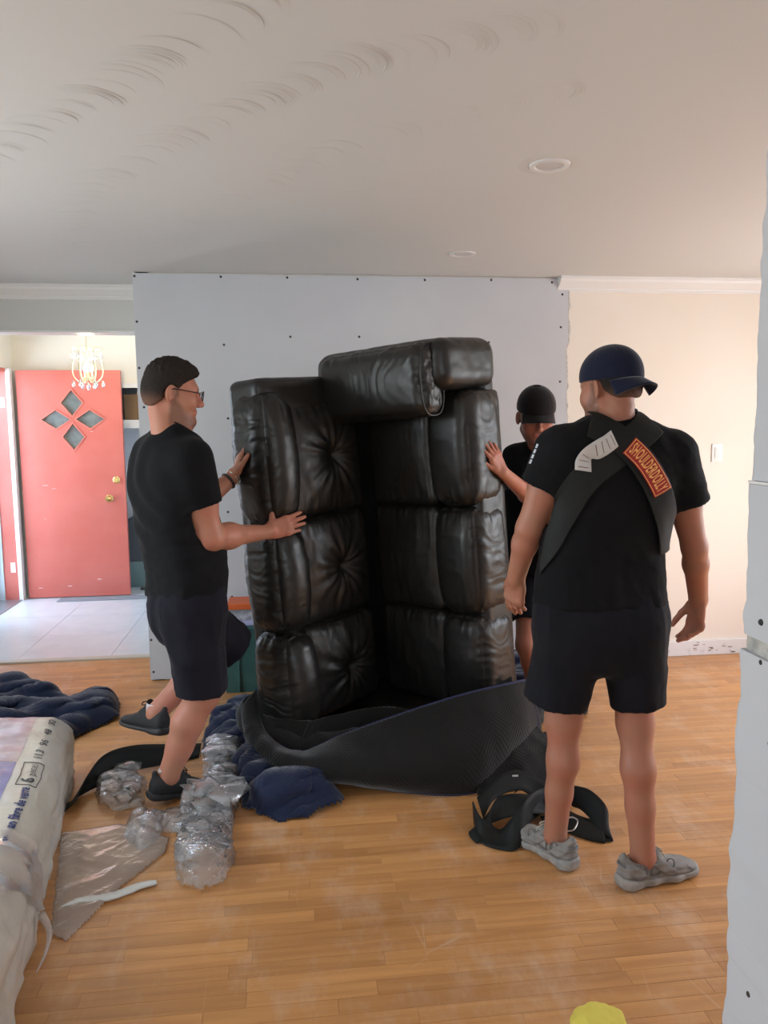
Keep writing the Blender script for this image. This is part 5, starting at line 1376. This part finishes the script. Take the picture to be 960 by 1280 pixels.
# faint chest lettering on his shirt and the white print on the front man's sleeve, laid on the cloth
def on_px(tee, pts, off):
    bv = BVHTree.FromPolygons([tuple(v.co) for v in tee.data.vertices], [tuple(p.vertices) for p in tee.data.polygons]); o0 = base(tee); out = []
    for x, y_ in pts:
        d = nrm(_ray(x, y_)); h = bv.ray_cast(Vector(np.array([0, 0, EYE])-o0), Vector(d))
        out.append(np.array(h[0])+o0-d*off if h[0] is not None else W(x, y_, 3.8))
    return np.array(out)
TV, TF = text_mesh('oNeil', 10); TV[:, 0] *= 24/(TV[:, 0].max()-TV[:, 0].min())
mk('shirt_lettering', on_px(tee3, [(641+v[0], 609-v[1]) for v in TV], .004)-base(tm), TF, mat('grey_print', (.16, .17, .19), .7), tee3, False)
for k_ in range(4):
    x0, y0 = 662.5+k_*2.6, 579-k_*6.5; q_ = [(x0-1.6, y0), (x0+.9, y0+.8), (x0+2.9, y0-4.0), (x0+.6, y0-5.0)]
    mk('sleeve_print', on_px(tee1, q_, .003)-base(fm), [(0, 1, 2, 3)], mat('white_print', (.6, .62, .66), .6), tee1, False)
# ------------------------------------------------------------------ things lying on the floor
def quilt_mat(name, col, col2, zig=True, rough=.85):
    m = mat(name, col, rough, spec=.2, sheen=.3); N, L, b = nodes(m)
    uv = N.new('ShaderNodeUVMap'); sx = N.new('ShaderNodeSeparateXYZ'); L.new(uv.outputs[0], sx.inputs[0])
    def math_(op, a, c=None, v=None):
        n = N.new('ShaderNodeMath'); n.operation = op; L.new(a, n.inputs[0])
        if c is not None: L.new(c, n.inputs[1])
        if v is not None: n.inputs[1].default_value = v
        return n.outputs[0]
    tri = math_('PINGPONG', sx.outputs['X'], v=.075)
    s = math_('ADD', sx.outputs['Y'], tri); st = math_('PINGPONG', s, v=.009)
    q = math_('MULTIPLY', st, v=1/.009)
    st2 = math_('POWER', q, v=.5)
    bp = N.new('ShaderNodeBump'); bp.inputs['Strength'].default_value = .55; bp.inputs['Distance'].default_value = .003; L.new(st2, bp.inputs['Height'])
    nz = N.new('ShaderNodeTexNoise'); nz.inputs['Scale'].default_value = 700; L.new(uv.outputs[0], nz.inputs['Vector'])
    b2 = N.new('ShaderNodeBump'); b2.inputs['Strength'].default_value = .2; b2.inputs['Distance'].default_value = .001; L.new(nz.outputs['Fac'], b2.inputs['Height']); L.new(bp.outputs[0], b2.inputs['Normal'])
    L.new(b2.outputs[0], b.inputs['Normal'])
    return m
M_qb = quilt_mat('black_quilted_pad', (.012, .011, .010), (.020, .018, .016))
M_qn = quilt_mat('navy_quilted_pad', (.013, .019, .048), (.008, .012, .032))
M_bind = mat('navy_binding', (.022, .026, .075), .8)

# moving blanket wrapped about the sofa's lower end: outer sheet and the fold turned over inside
mb = empty('moving_blanket', (.45, 3.4, 0), 'black quilted moving blanket wrapped round the base of the upended sofa', 'blanket')
def sheet(name, rows, n, m_, mat_, bulge, seed, parent, amp=.012, thick=.007, fq=7):
    """rows: list of control curves (each a list of 3-D points, same length) from bottom to top"""
    R = np.array([smoothpath(r, n) for r in rows]); P = np.stack([smoothpath(R[:, i], m_) for i in range(n)], 0)      # n x m_ x 3
    Nn = np.cross(np.gradient(P, axis=0), np.gradient(P, axis=1)); Nn /= np.linalg.norm(Nn, axis=-1)[..., None]+1e-9
    t = np.linspace(0, 1, m_)[None, :]; s = np.linspace(0, 1, n)[:, None]
    du = np.r_[0, np.cumsum(np.linalg.norm(np.diff(P[:, m_//2], axis=0), axis=1))]; dv = np.r_[0, np.cumsum(np.linalg.norm(np.diff(P[n//2], axis=0), axis=1))]
    U, V = np.meshgrid(du, dv, indexing='ij')
    d = bulge*np.sin(np.pi*t)*np.ones_like(s)+amp*ridge(np.stack([U*fq+V*2, V*fq*.6, U*0+seed], -1), seed, 2)*np.sin(np.pi*np.clip(t*1.0, 0.08, .92))
    P = P+Nn*d[..., None]; P[..., 2] = np.maximum(P[..., 2], .004)
    o = mk(name, P.reshape(-1, 3), gridfaces(n, m_), mat_, parent, True, world=True); setuv(o, np.stack([U, V], -1).reshape(-1, 2)); thicken(o, thick)
    return o, P
gz = lambda x, y_, z=.004: G(x, y_, z)
bot = [gz(318, 925), gz(328, 948), gz(370, 966), gz(440, 980), gz(520, 991), gz(590, 991), gz(640, 965), gz(668, 935)]
mid = [W(312, 890, 3.56), W(320, 925, 3.40), W(365, 955, 3.16), W(440, 962, 3.08), W(520, 955, 3.05), W(590, 935, 3.05), W(640, 910, 3.15), W(662, 895, 3.3)]
top = [W(320, 862, 3.60), W(335, 918, 3.43), W(375, 940, 3.28), W(430, 918, 3.25), W(510, 890, 3.20), W(580, 868, 3.15), W(630, 856, 3.18), W(656, 850, 3.25)]
sh_o, SP = sheet('blanket_outer_sheet', [bot, mid, top], 90, 26, M_qb, .03, 5, mb)
for e, nm in ((SP[:, 0], 'edge_binding'), (SP[-1, :], 'edge_binding'), (SP[:, -1], 'edge_binding')):
    tb = MB().tube(e, .006, 6); fixn(mk(nm, np.array(tb.V)-base(mb), tb.F, M_bind, sh_o, True))
# inner fold between the sofa and the outer sheet
b2_ = [W(330, 925, 3.46), W(370, 950, 3.34), W(430, 945, 3.32), W(510, 930, 3.36), W(590, 915, 3.34), W(640, 900, 3.36)]
t2_ = [W(330, 885, 3.56), W(365, 905, 3.44), W(430, 905, 3.52), W(510, 895, 3.72), W(590, 870, 3.45), W(640, 845, 3.42)]
sheet('blanket_inner_fold', [b2_, [(np.array(a)+np.array(c))/2+np.array([0, -.03, .01]) for a, c in zip(b2_, t2_)], t2_], 60, 16, M_qb, .02, 9, mb)
# left end standing up as a rolled lip
lp = [[W(318, 940, 3.52), W(322, 930, 3.48), W(330, 945, 3.42)], [W(312, 900, 3.58), W(318, 895, 3.53), W(330, 912, 3.46)], [W(318, 864, 3.62), W(326, 868, 3.56), W(338, 900, 3.50)]]
sheet('blanket_lip', lp, 20, 20, M_qb, .015, 12, mb, .004)
# blanket gathered about the sofa's foot
foot = [(.62, .10), (.70, -.10), (.62, -.36), (.0, -.38), (-.30, -.36), (-.29, .2), (-.28, .66), (-.1, .74), (.16, .70), (.24, .25), (.45, .14), (.62, .10)]
fp = smoothpath([SC+su*a_+sv*b_+np.array([.0, -.03, 0]) for a_, b_ in foot], 90)
lev = [(0.0, .03, .004), (.08, .05, .0), (.17, .035, .0), (.215, .0, 0)]
cc_ = fp.mean(0); RW = []
for z_, o_, _ in lev:
    r_ = fp-cc_; l_ = np.linalg.norm(r_, axis=1)[:, None]; q_ = cc_+r_*(1+o_/l_); q_[:, 2] = z_; q_[:, 0] -= .07*z_; RW.append(q_)
RP = np.stack([smoothpath([RW[k][i] for k in range(4)], 14) for i in range(90)]); rn_ = (RP-cc_); rn_[..., 2] = 0; rn_ /= np.linalg.norm(rn_, axis=-1)[..., None]
RP = RP+rn_*(.022*ridge(np.stack([np.arange(90)[:, None]*.13+np.zeros(14), np.zeros((90, 14)), np.linspace(0, 1.2, 14)[None]+np.zeros((90, 1))], -1), 6, 2))[..., None]
RP[..., 2] = np.maximum(RP[..., 2], .004)
o = mk('blanket_foot_wrap', RP.reshape(-1, 3), gridfaces(90, 14), M_qb, mb, True, world=True); setuv(o, np.stack([np.repeat(np.arange(90)*.03, 14), np.tile(np.linspace(0, .25, 14), 90)], 1)); thicken(o, .006)
# trailing right corner
rc = [[gz(596, 994), gz(660, 985), gz(712, 965)], [W(600, 975, 3.06), W(650, 950, 3.12), W(690, 940, 3.2)], [W(605, 945, 3.10), W(640, 915, 3.2), W(668, 905, 3.3)]]
sheet('blanket_corner', rc, 40, 16, M_qb, .02, 15, mb, .02)

# crumpled cloth heaps ------------------------------------------------------
def heap(name, outline, h, mat_, seed, parent=None, cell=.012, fq=5.0, aniso=(1, .45, .6), z0=.004, thick=.005, edge=.12, warp=.25, root=None, en=.02):
    pts = np.array([G(x, y_)[:2] for x, y_ in outline]); ctr = pts.mean(0)
    lo = pts.min(0)-.05; hi = pts.max(0)+.05; nx = int((hi[0]-lo[0])/cell); ny = int((hi[1]-lo[1])/cell)
    X, Y = np.meshgrid(np.linspace(lo[0], hi[0], nx), np.linspace(lo[1], hi[1], ny), indexing='ij')
    # signed distance to the outline
    n = len(pts); d = np.full(X.shape, 9.0); ins = np.zeros(X.shape, bool)
    for i in range(n):
        a, c = pts[i], pts[(i+1) % n]; e = c-a; t = np.clip(((X-a[0])*e[0]+(Y-a[1])*e[1])/(e@e), 0, 1)
        d = np.minimum(d, np.hypot(X-a[0]-t*e[0], Y-a[1]-t*e[1]))
        cr = ((a[1] > Y) != (c[1] > Y)) & (X < (c[0]-a[0])*(Y-a[1])/(c[1]-a[1]+1e-12)+a[0]); ins ^= cr
    sd = np.where(ins, d, -d)
    P0 = np.stack([X*fq, Y*fq, X*0+seed], -1)
    wx = fbm(P0*.8, seed+1); wy = fbm(P0*.8, seed+2)
    ca, sn_ = math.cos(aniso[2]), math.sin(aniso[2]); xr, yr = (X+wx*warp*.3)*ca+(Y+wy*warp*.3)*sn_, -(X+wx*warp*.3)*sn_+(Y+wy*warp*.3)*ca
    r1 = ridge(np.stack([xr*fq*aniso[1], yr*fq*aniso[0], X*0+seed], -1), seed+3, 3)
    r2 = fbm(np.stack([X*fq*.5, Y*fq*.5, X*0+seed], -1), seed+4, 2)
    env = sstep(0, edge, sd)**.7
    Z = z0+h*env*np.clip(.50+.42*r1+.28*r2, .05, 1.2)
    sdn = sd+en*fbm(P0*(.7 if fq > 10 else 1.6), seed+7)-.004
    keep = sdn > 0
    # horizontal pull so that fold crests lean over
    gx, gy = np.gradient(Z, lo[0]*0+cell, cell)
    k = .35; Xo = X-gx*k*(Z-z0); Yo = Y-gy*k*(Z-z0)
    V = np.stack([Xo, Yo, Z], -1).reshape(-1, 3); F = gridfaces(nx, ny); F = F[keep.ravel()[F].all(1)]
    used = np.unique(F); rm_ = np.full(len(V), -1); rm_[used] = np.arange(len(used)); V2 = V[used]; F2 = rm_[F]
    if root is None:
        o = mk(name, V2, F2, mat_, None, True)
    else: o = mk(name, V2, F2, mat_, root, True, world=True)
    UV = np.stack([X, Y], -1).reshape(-1, 2)[used]; setuv(o, UV*1.25); thicken(o, thick)
    return o
o = heap('blue_moving_blanket', [(250, 930), (262, 905), (300, 888), (340, 900), (360, 930), (432, 998), (428, 1010), (380, 1026), (345, 1028), (300, 1012), (290, 985), (262, 960)], .15, M_qn, 4, fq=8.5, edge=.13, aniso=(1.2, .30, .55))
tag(o, 'crumpled navy quilted blanket on the floor beside the plastic wrap', 'blanket')
o = heap('blue_moving_blanket', [(-40, 905), (-30, 868), (25, 862), (60, 866), (100, 878), (120, 870), (150, 875), (153, 900), (120, 912), (85, 930), (40, 940), (-40, 945)], .15, M_qn, 11, fq=6.0, edge=.12, aniso=(1.0, .3, .25))
tag(o, 'crumpled navy quilted blanket heaped behind the insulation pack', 'blanket')
o = heap('blue_moving_blanket', [(640, 880), (632, 850), (645, 830), (662, 832), (672, 860), (668, 890)], .20, M_qn, 17, fq=8, edge=.08)
tag(o, 'small navy blanket bunch tucked behind the black blanket by the sofa', 'blanket')

# clear plastic wrap ------------------------------------------------------------
M_clear = bpy.data.materials.new('clear_film'); M_clear.use_nodes = True
N, L, b = nodes(M_clear)
tr_ = N.new('ShaderNodeBsdfTransparent'); tr_.inputs[0].default_value = (.93, .94, .95, 1); gsy = N.new('ShaderNodeBsdfGlossy'); gsy.inputs['Roughness'].default_value = .10; gsy.inputs[0].default_value = (1, 1, 1, 1)
df_ = N.new('ShaderNodeBsdfDiffuse'); df_.inputs[0].default_value = (1.0, 1.0, 1.0, 1)
lw = N.new('ShaderNodeLayerWeight'); lw.inputs['Blend'].default_value = .16
nzc = N.new('ShaderNodeTexNoise'); nzc.inputs['Scale'].default_value = 60; nzc.inputs['Detail'].default_value = 6; nzc.inputs['Distortion'].default_value = 2.0
tcc = N.new('ShaderNodeTexCoord'); L.new(tcc.outputs['Object'], nzc.inputs['Vector']); bpc = N.new('ShaderNodeBump'); bpc.inputs['Strength'].default_value = 1; bpc.inputs['Distance'].default_value = .006
L.new(nzc.outputs['Fac'], bpc.inputs['Height']); L.new(bpc.outputs[0], gsy.inputs['Normal']); L.new(bpc.outputs[0], lw.inputs['Normal'])
m1_ = N.new('ShaderNodeMixShader'); m1_.inputs[0].default_value = .26; L.new(tr_.outputs[0], m1_.inputs[1]); L.new(df_.outputs[0], m1_.inputs[2])
m2_ = N.new('ShaderNodeMixShader'); L.new(lw.outputs['Fresnel'], m2_.inputs[0]); L.new(m1_.outputs[0], m2_.inputs[1]); L.new(gsy.outputs[0], m2_.inputs[2])
L.new(m2_.outputs[0], N['Material Output'].inputs['Surface'])
M_milky = M_clear.copy(); M_milky.name = 'milky_film'
for n_ in M_milky.node_tree.nodes:
    if n_.type == 'MIX_SHADER' and not n_.inputs[0].is_linked: n_.inputs[0].default_value = .55
    if n_.type == 'BSDF_DIFFUSE': n_.inputs[0].default_value = (.70, .62, .56, 1)
    if n_.type == 'BUMP': n_.inputs['Strength'].default_value = .3
    if n_.type == 'BSDF_GLOSSY': n_.inputs['Roughness'].default_value = .32
    if n_.type == 'LAYER_WEIGHT': n_.inputs['Blend'].default_value = .09
    if n_.type == 'TEX_NOISE': n_.inputs['Scale'].default_value = 16
pw = empty('plastic_wrap', (*G(220, 1010)[:2], 0), 'crumpled clear plastic wrap strewn under the black trainer', 'plastic wrap')
heap('crumpled_lobe', [(118, 992), (128, 972), (165, 964), (182, 972), (184, 1000), (182, 1014), (150, 1018), (122, 1010)], .085, M_clear, 21, fq=17, edge=.07, aniso=(1, .35, .5), thick=0, root=pw, cell=.007)
heap('crumpled_lobe', [(252, 975), (256, 938), (280, 930), (305, 945), (302, 1000), (288, 1032), (240, 1034), (214, 1020), (246, 1004)], .15, M_clear, 24, fq=17, edge=.11, aniso=(1.2, .28, 1.1), thick=0, root=pw, cell=.007)
heap('crumpled_lobe', [(212, 1075), (222, 1030), (260, 1015), (295, 1020), (293, 1085), (280, 1105), (247, 1123), (225, 1110)], .10, M_clear, 27, fq=17, edge=.09, aniso=(1.3, .25, 1.45), thick=0, root=pw, cell=.007)
heap('crumpled_lobe', [(150, 1050), (160, 1020), (195, 1012), (215, 1025), (205, 1050), (175, 1072)], .06, M_clear, 29, fq=18, edge=.07, aniso=(1, .3, .8), thick=0, root=pw, cell=.007)
heap('crumpled_lobe', [(188, 1018), (215, 1012), (250, 1008), (256, 1030), (225, 1045), (192, 1042)], .05, M_clear, 31, fq=18, edge=.06, aniso=(1, .3, .2), thick=0, root=pw, cell=.007)
# milky film sheet lying flat
fs = np.array([G(x, y_)[:2] for x, y_ in [(72, 1040), (150, 1035), (215, 1050), (210, 1065), (155, 1110), (82, 1182), (62, 1172)]])
o = heap('plastic_sheet', [(75, 1042), (150, 1030), (216, 1048), (208, 1068), (155, 1110), (82, 1182), (60, 1170)], .012, M_milky, 33, fq=9, edge=.03, thick=0, cell=.006, en=.004, aniso=(1.0, .5, .9))
tag(o, 'flat milky plastic sheet on the floor beside the insulation pack', 'plastic sheet')
# torn strip of white foam
P0, P1 = G(76, 1138), G(196, 1107); L_ = np.linalg.norm(P1-P0); dr = (P1-P0)/L_; pe = np.array([-dr[1], dr[0], 0])
n_ = 60; t = np.linspace(0, 1, n_); wv_ = .036*(1-.55*np.abs(2*t-1.15)**2.2); e1 = .004*np.array([fbm([[q*11, 2, 1]], 3)[0] for q in t]); e2 = .011*np.array([fbm([[q*9, 7, 4]], 5, 4, .7)[0] for q in t])
wob = .008*np.sin(t*9)
V = []
for i in range(n_):
    c = P0+dr*L_*t[i]+pe*wob[i]
    V += [c+pe*(-wv_[i]*.5+e1[i])+ez*np.array([.006]), c+pe*(-wv_[i]*.5+e1[i])+np.array([0, 0, .013]), c+np.array([0, 0, .018+e2[i]*.5]), c+pe*(wv_[i]*.5+e2[i])+np.array([0, 0, .014]), c+pe*(wv_[i]*.5+e2[i])+np.array([0, 0, .006])]
V = np.array(V); F = [(5*i+k, 5*i+(k+1) % 5, 5*i+5+(k+1) % 5, 5*i+5+k) for i in range(n_-1) for k in range(5)]+[tuple(range(5)), tuple(range(5*n_-5, 5*n_))]
tag(fixn(mk('foam_strip', V, F, mat('white_foam', (.74, .76, .72), .8, bump=(120, .5, .003)), None, True)), 'torn white foam strip lying on the milky plastic sheet', 'foam strip')

# black straps on the floor -----------------------------------------------------
def ribbon(name, pts, wdt, side, m_, parent=None, n=60, thick=.004):
    C = smoothpath(pts, n); Sd = smoothpath(side, n); Sd = Sd/np.linalg.norm(Sd, axis=1)[:, None]; w = np.linspace(-.5, .5, 5)*wdt
    P = (C[:, None]+Sd[:, None]*w[None, :, None]); P[..., 2] = np.maximum(P[..., 2], .005)
    o = mk(name, P.reshape(-1, 3), gridfaces(n, 5), m_, parent, True, world=parent is not None); thicken(o, thick); return o
g3 = lambda x, y_, z: G(x, y_, z)
o = ribbon('lifting_strap', [g3(80, 1015, .01), g3(100, 990, .02), g3(128, 962, .06), g3(165, 948, .06), g3(215, 942, .03), g3(250, 938, .01)], .13, [(.6, .3, .5), (.3, .6, .7), (.05, .6, .8), (0, .8, .6), (0, 1, .3), (0, 1, .1)], M_web)
tag(o, 'wide black webbing strap lying between insulation pack and plastic wrap', 'strap')
ls = empty('lifting_strap', (*G(680, 1020)[:2], 0), 'tangled black lifting straps heaped on the floor by grey trainers', 'strap')
ribbon('strap_band', [g3(592, 1020, .03), g3(600, 1040, .02), g3(625, 1050, .012), g3(645, 1040, .05), g3(660, 1015, .09), g3(680, 1000, .05), g3(720, 990, .02)], .11, [(0, .3, 1), (.2, .6, .7), (.2, .9, .2), (0, .7, .7), (.2, .5, .8), (.3, .7, .5), (.2, 1, .1)], M_web, ls)
ribbon('strap_band', [g3(600, 1010, .05), g3(620, 985, .09), g3(650, 975, .10), g3(680, 995, .06), g3(700, 1020, .03), g3(730, 1035, .02), g3(755, 1040, .02)], .11, [(0, 1, .3), (.3, .8, .4), (.2, .9, .3), (.4, .6, .5), (.3, .8, .4), (.2, .9, .3), (.3, .9, .3)], M_web, ls)
ribbon('strap_band', [g3(716, 995, .03), g3(732, 1000, .07), g3(750, 1018, .06), g3(762, 1042, .012), g3(735, 1040, .01), g3(705, 1030, .01), g3(680, 1030, .02)], .085, [(.3, .2, .9), (.5, .2, .8), (.6, .3, .7), (.1, 1, .1), (0, 1, .2), (0, 1, .2), (0, 1, .2)], M_web, ls)
ribbon('strap_band', [g3(610, 1050, .006), g3(600, 1030, .03), g3(625, 1010, .06), g3(660, 1005, .08), g3(690, 1010, .02)], .10, [(.9, .3, 0), (.8, .2, .4), (.2, .8, .5), (.1, .9, .3), (0, 1, 0)], M_web, ls)
ribbon('strap_band', [g3(640, 925, .02), g3(668, 925, .03), g3(690, 920, .02), g3(700, 935, .01), g3(672, 955, .02), g3(650, 985, .05)], .07, [(0, .9, .3), (0, .9, .3), (.2, .9, .2), (1, .2, .1), (.5, .8, .2), (.8, .5, .3)], M_web, ls)
bk = MB().tube(smoothpath([g3(700, 1032, .02), g3(712, 1022, .035), g3(722, 1026, .03), g3(716, 1038, .015), g3(702, 1038, .012)], 20), .004, 6); bko = fixn(mk('buckle', np.array(bk.V)-base(ls), bk.F, mat('steel_buckle', (.5, .48, .46), .3, 1.0), ls, True))
lbq = g3(644, 973, .10); B('strap_tag', lbq-np.array([.012, .002, .014]), lbq+np.array([.012, .002, .014]), MATS['white_satin_label'], ls, world=True)

# insulation pack -----------------------------------------------------------------
A0, A1 = np.array([-.735, 1.75, 0]), np.array([-1.00, 3.42, 0]); bd_ = nrm(A1-A0); bl_ = np.array([-bd_[1], bd_[0], 0]); BLn = np.linalg.norm(A1-A0); BW, BH = .62, .31
pk = empty('insulation_pack', (*((A0+A1)/2)[:2], 0), 'plastic-wrapped pack of insulation batts printed in French and blue', 'insulation pack')
M_bag = mat('white_film_bag', (.60, .575, .50), .38, spec=.5, bump=(14, .35, .02), var=(5, (.54, .50, .44), .4, .7))
n1_, n2_ = 110, 72
def bag_pt(t, s, off=0.0):
    """t 0..1 along the pack, s = 0 at the floor on the right side, through the rounded shoulder, over the top to the left"""
    t = np.asarray(t, float); s = np.asarray(s, float)
    endr = np.clip(np.minimum(t, 1-t)/.06, 0, 1); shrink = np.sqrt(np.clip(1-(1-endr)**2, .0, 1))*.35+.65
    h = BH*shrink; r = .105*shrink
    L1 = h-r; La = r*math.pi/2; L2 = BW-2*r
    tot = 2*L1+2*La+L2; q = s*tot
    x = np.zeros_like(q+t); z = np.zeros_like(x)
    a1 = np.clip((q-L1)/La, 0, 1)*math.pi/2; a2 = np.clip((q-L1-La-L2)/La, 0, 1)*math.pi/2
    x = r*(1-np.cos(a1))+np.clip(q-L1-La, 0, L2)+r*np.sin(a2); z = np.minimum(q, L1)+r*np.sin(a1)-r*(1-np.cos(a2))-np.clip(q-L1-2*La-L2, 0, L1)
    bul = .018*np.sin(np.pi*np.clip(s*1.0, 0, 1))*shrink
    nx = -np.cos(np.pi*np.clip(x/BW, 0, 1)); nz = np.sin(np.pi*np.clip(x/BW, 0, 1))
    P = A0+(A1-A0)*t[..., None]+bl_*x[..., None]+np.array([0, 0, 1.])*z[..., None]
    wr__ = .008*ridge(np.stack([t*14, s*4, t*0+2], -1), 3, 2)+.006*ridge(np.stack([t*5, s*22, t*0+5], -1), 9, 2)*(1+1.2*sstep(.30, .1, s))
    o_ = (bul+wr__+off)[..., None]
    P = P+o_*(bl_*nx[..., None]+np.array([0, 0, 1.])*nz[..., None])
    P[..., 2] = np.maximum(P[..., 2], .0); return P
T_, S_ = np.meshgrid(np.linspace(0, 1, n1_), np.linspace(0, 1, n2_), indexing='ij')
bo = mk('bag_film', bag_pt(T_, S_).reshape(-1, 3), gridfaces(n1_, n2_), M_bag, pk, True, world=True)
for tt_ in (0, 1):
    ring_ = bag_pt(np.full(n2_, float(tt_)), np.linspace(0, 1, n2_)); c = ring_.mean(0)
    mk('bag_end', np.vstack([ring_, c+bd_*(.03 if tt_ else -.03)]), [(i, i+1, n2_) for i in range(n2_-1)], M_bag, pk, True, world=True)
# pink and violet printed field on the top
def field(name, t0, t1, s0, s1, m_, off=.0015):
    T2, S2 = np.meshgrid(np.linspace(t0, t1, 40), np.linspace(s0, s1, 24), indexing='ij'); mk(name, bag_pt(T2, S2, off).reshape(-1, 3), gridfaces(40, 24), m_, pk, True, world=True)
M_pinkf = mat('pink_print', (.42, .31, .33), .3, var=(18, (.52, .42, .42), .4, .65)); M_violet = mat('violet_print', (.16, .15, .33), .3, var=(12, (.25, .24, .42), .4, .65))
field('printed_field', .685, .965, .352, .66, M_pinkf); field('printed_field', .36, .683, .352, .66, M_violet)
def bag_text(txt, size, tc_, sc_, m_, bold=.0, maxlen=None, name='bag_lettering'):
    V, F = text_mesh(txt, size, bold); tot = 2*(BH-.105)+.105*math.pi+BW-.21
    if maxlen: V[:, 0] *= maxlen/(V[:, 0].max()-V[:, 0].min())
    P = bag_pt(tc_+V[:, 0]/BLn, sc_+V[:, 1]/tot, .0035); mk(name, P, F, m_, pk, False, world=True)
M_navyp = mat('navy_print', (.02, .04, .17), .5); M_blk = mat('dark_print', (.06, .06, .07), .5)
bag_text('isolants en fibre de verre', .046, .435, .300, M_navyp, .0012, .42)
bag_text('6', .060, .592, .300, M_blk, .0015); bag_text('pi\u00e8ces', .036, .640, .300, M_blk, .0, .10)
t = np.array([(.572, -.034), (.680, -.034), (.680, .034), (.572, .034), (.572, -.034)]); tot_ = 2*(BH-.105)+.105*math.pi+BW-.21
pp = np.vstack([np.linspace(t[i], t[i+1], 12) for i in range(4)]); bxf = MB().tube(bag_pt(pp[:, 0], .300+pp[:, 1]/tot_, .003), .0014, 5, False); fixn(mk('print_frame', np.array(bxf.V)-base(pk), bxf.F, M_blk, pk, False))
for txt, tc_ in (('11,3', .725), ('96', .790), ('48', .855), ('32', .915)): bag_text(txt, .042, tc_, .296, M_blk, .0006, .07 if tc_ < .75 else .055)
# torn film flap hanging over the near side
def flap():
    nn, mm = 40, 26; s = np.linspace(0, 1, nn); tt = np.linspace(0, 1, mm); Sg, Tg = np.meshgrid(s, tt, indexing='ij')
    low = .275-.22*sstep(.1, .9, Sg); lowt = .20+.16*Sg
    P = bag_pt(.16+.22*Sg, .55-(.55-low*.7)*Tg*(.75+.25*Sg), .010+.006*np.sin(Sg*17+Tg*5))
    return mk('film_flap', P.reshape(-1, 3), gridfaces(nn, mm), M_milky, pk, True, world=True)
flap()
q0 = G(62, 1165, .05); tail = MB().tube(smoothpath([q0+np.array([-.02, 0, .06]), q0, q0+np.array([.0, -.05, -.035]), q0+np.array([-.004, -.12, -.042])], 16), np.linspace(.012, .0012, 16), 6); fixn(mk('film_tail', np.array(tail.V)-base(pk), tail.F, M_milky, pk, True))

# green storage bin with things on top -------------------------------------------------
bb = G(282, 868); sb_ = empty('storage_bin', (bb[0]+.25, bb[1]+.135, 0), 'dark green plastic storage bin against the drywall wall', 'storage bin')
M_gb = mat('green_plastic', (.030, .105, .098), .45, var=(9, (.045, .13, .12), .4, .7))
def taper(w0, d0, w1, d1, z0, z1): return [(-w0, -d0, z0), (w0, -d0, z0), (w0, d0, z0), (-w0, d0, z0), (-w1, -d1, z1), (w1, -d1, z1), (w1, d1, z1), (-w1, d1, z1)], [(0, 3, 2, 1), (4, 5, 6, 7), (0, 1, 5, 4), (1, 2, 6, 5), (2, 3, 7, 6), (3, 0, 4, 7)]
MB().add(*taper(.245, .115, .265, .125, 0, .285)).build('bin_body', M_gb, sb_)
MB().add(*taper(.272, .131, .278, .134, .285, .372)).build('bin_rim', M_gb, sb_)
B('bin_lid', (-.288, -.140, .372), (.288, .140, .398), M_gb, sb_, .008, True)
for x in (-.17, -.05, .07, .19): B('rib', (x-.006, -.135, .01), (x+.006, -.11, .285), M_gb, sb_, .003)
c0 = np.array(sb_.location)
tr1 = tag(MB().box((c0[0]-.24, c0[1]-.11, .398), (c0[0]+.20, c0[1]+.11, .425), .004).build('paper_stack', mat('lavender_paper', (.50, .48, .72), .7)), 'lavender paper stack on the green bin lid', 'paper')
o = empty('lidded_box', (c0[0]-.02, c0[1], .425), 'clear plastic box with orange lid on top of the green bin', 'box')
B('box_body', (-.20, -.09, 0), (.20, .09, .055), mat('clear_box', (.55, .55, .60), .25, bump=(30, .5, .01), var=(30, (.30, .30, .34), .4, .6)), o, .004); B('grey_gasket', (-.205, -.094, .055), (.205, .094, .064), M_grey, o); B('lid', (-.21, -.098, .064), (.21, .098, .10), mat('orange_plastic', (.75, .14, .03), .45), o, .006)

# yellow cloth corner at the near edge of the floor
yc = G(748, 1292); o = blob('yellow_sponge', (yc[0], yc[1], .028), (.075, .06, .03), mat('yellow_sponge_foam', (.72, .60, .10), .9, bump=(90, .6, .004)), None, 3, .18)
tag(o, 'crumpled yellow sponge on the wooden floor', 'sponge')
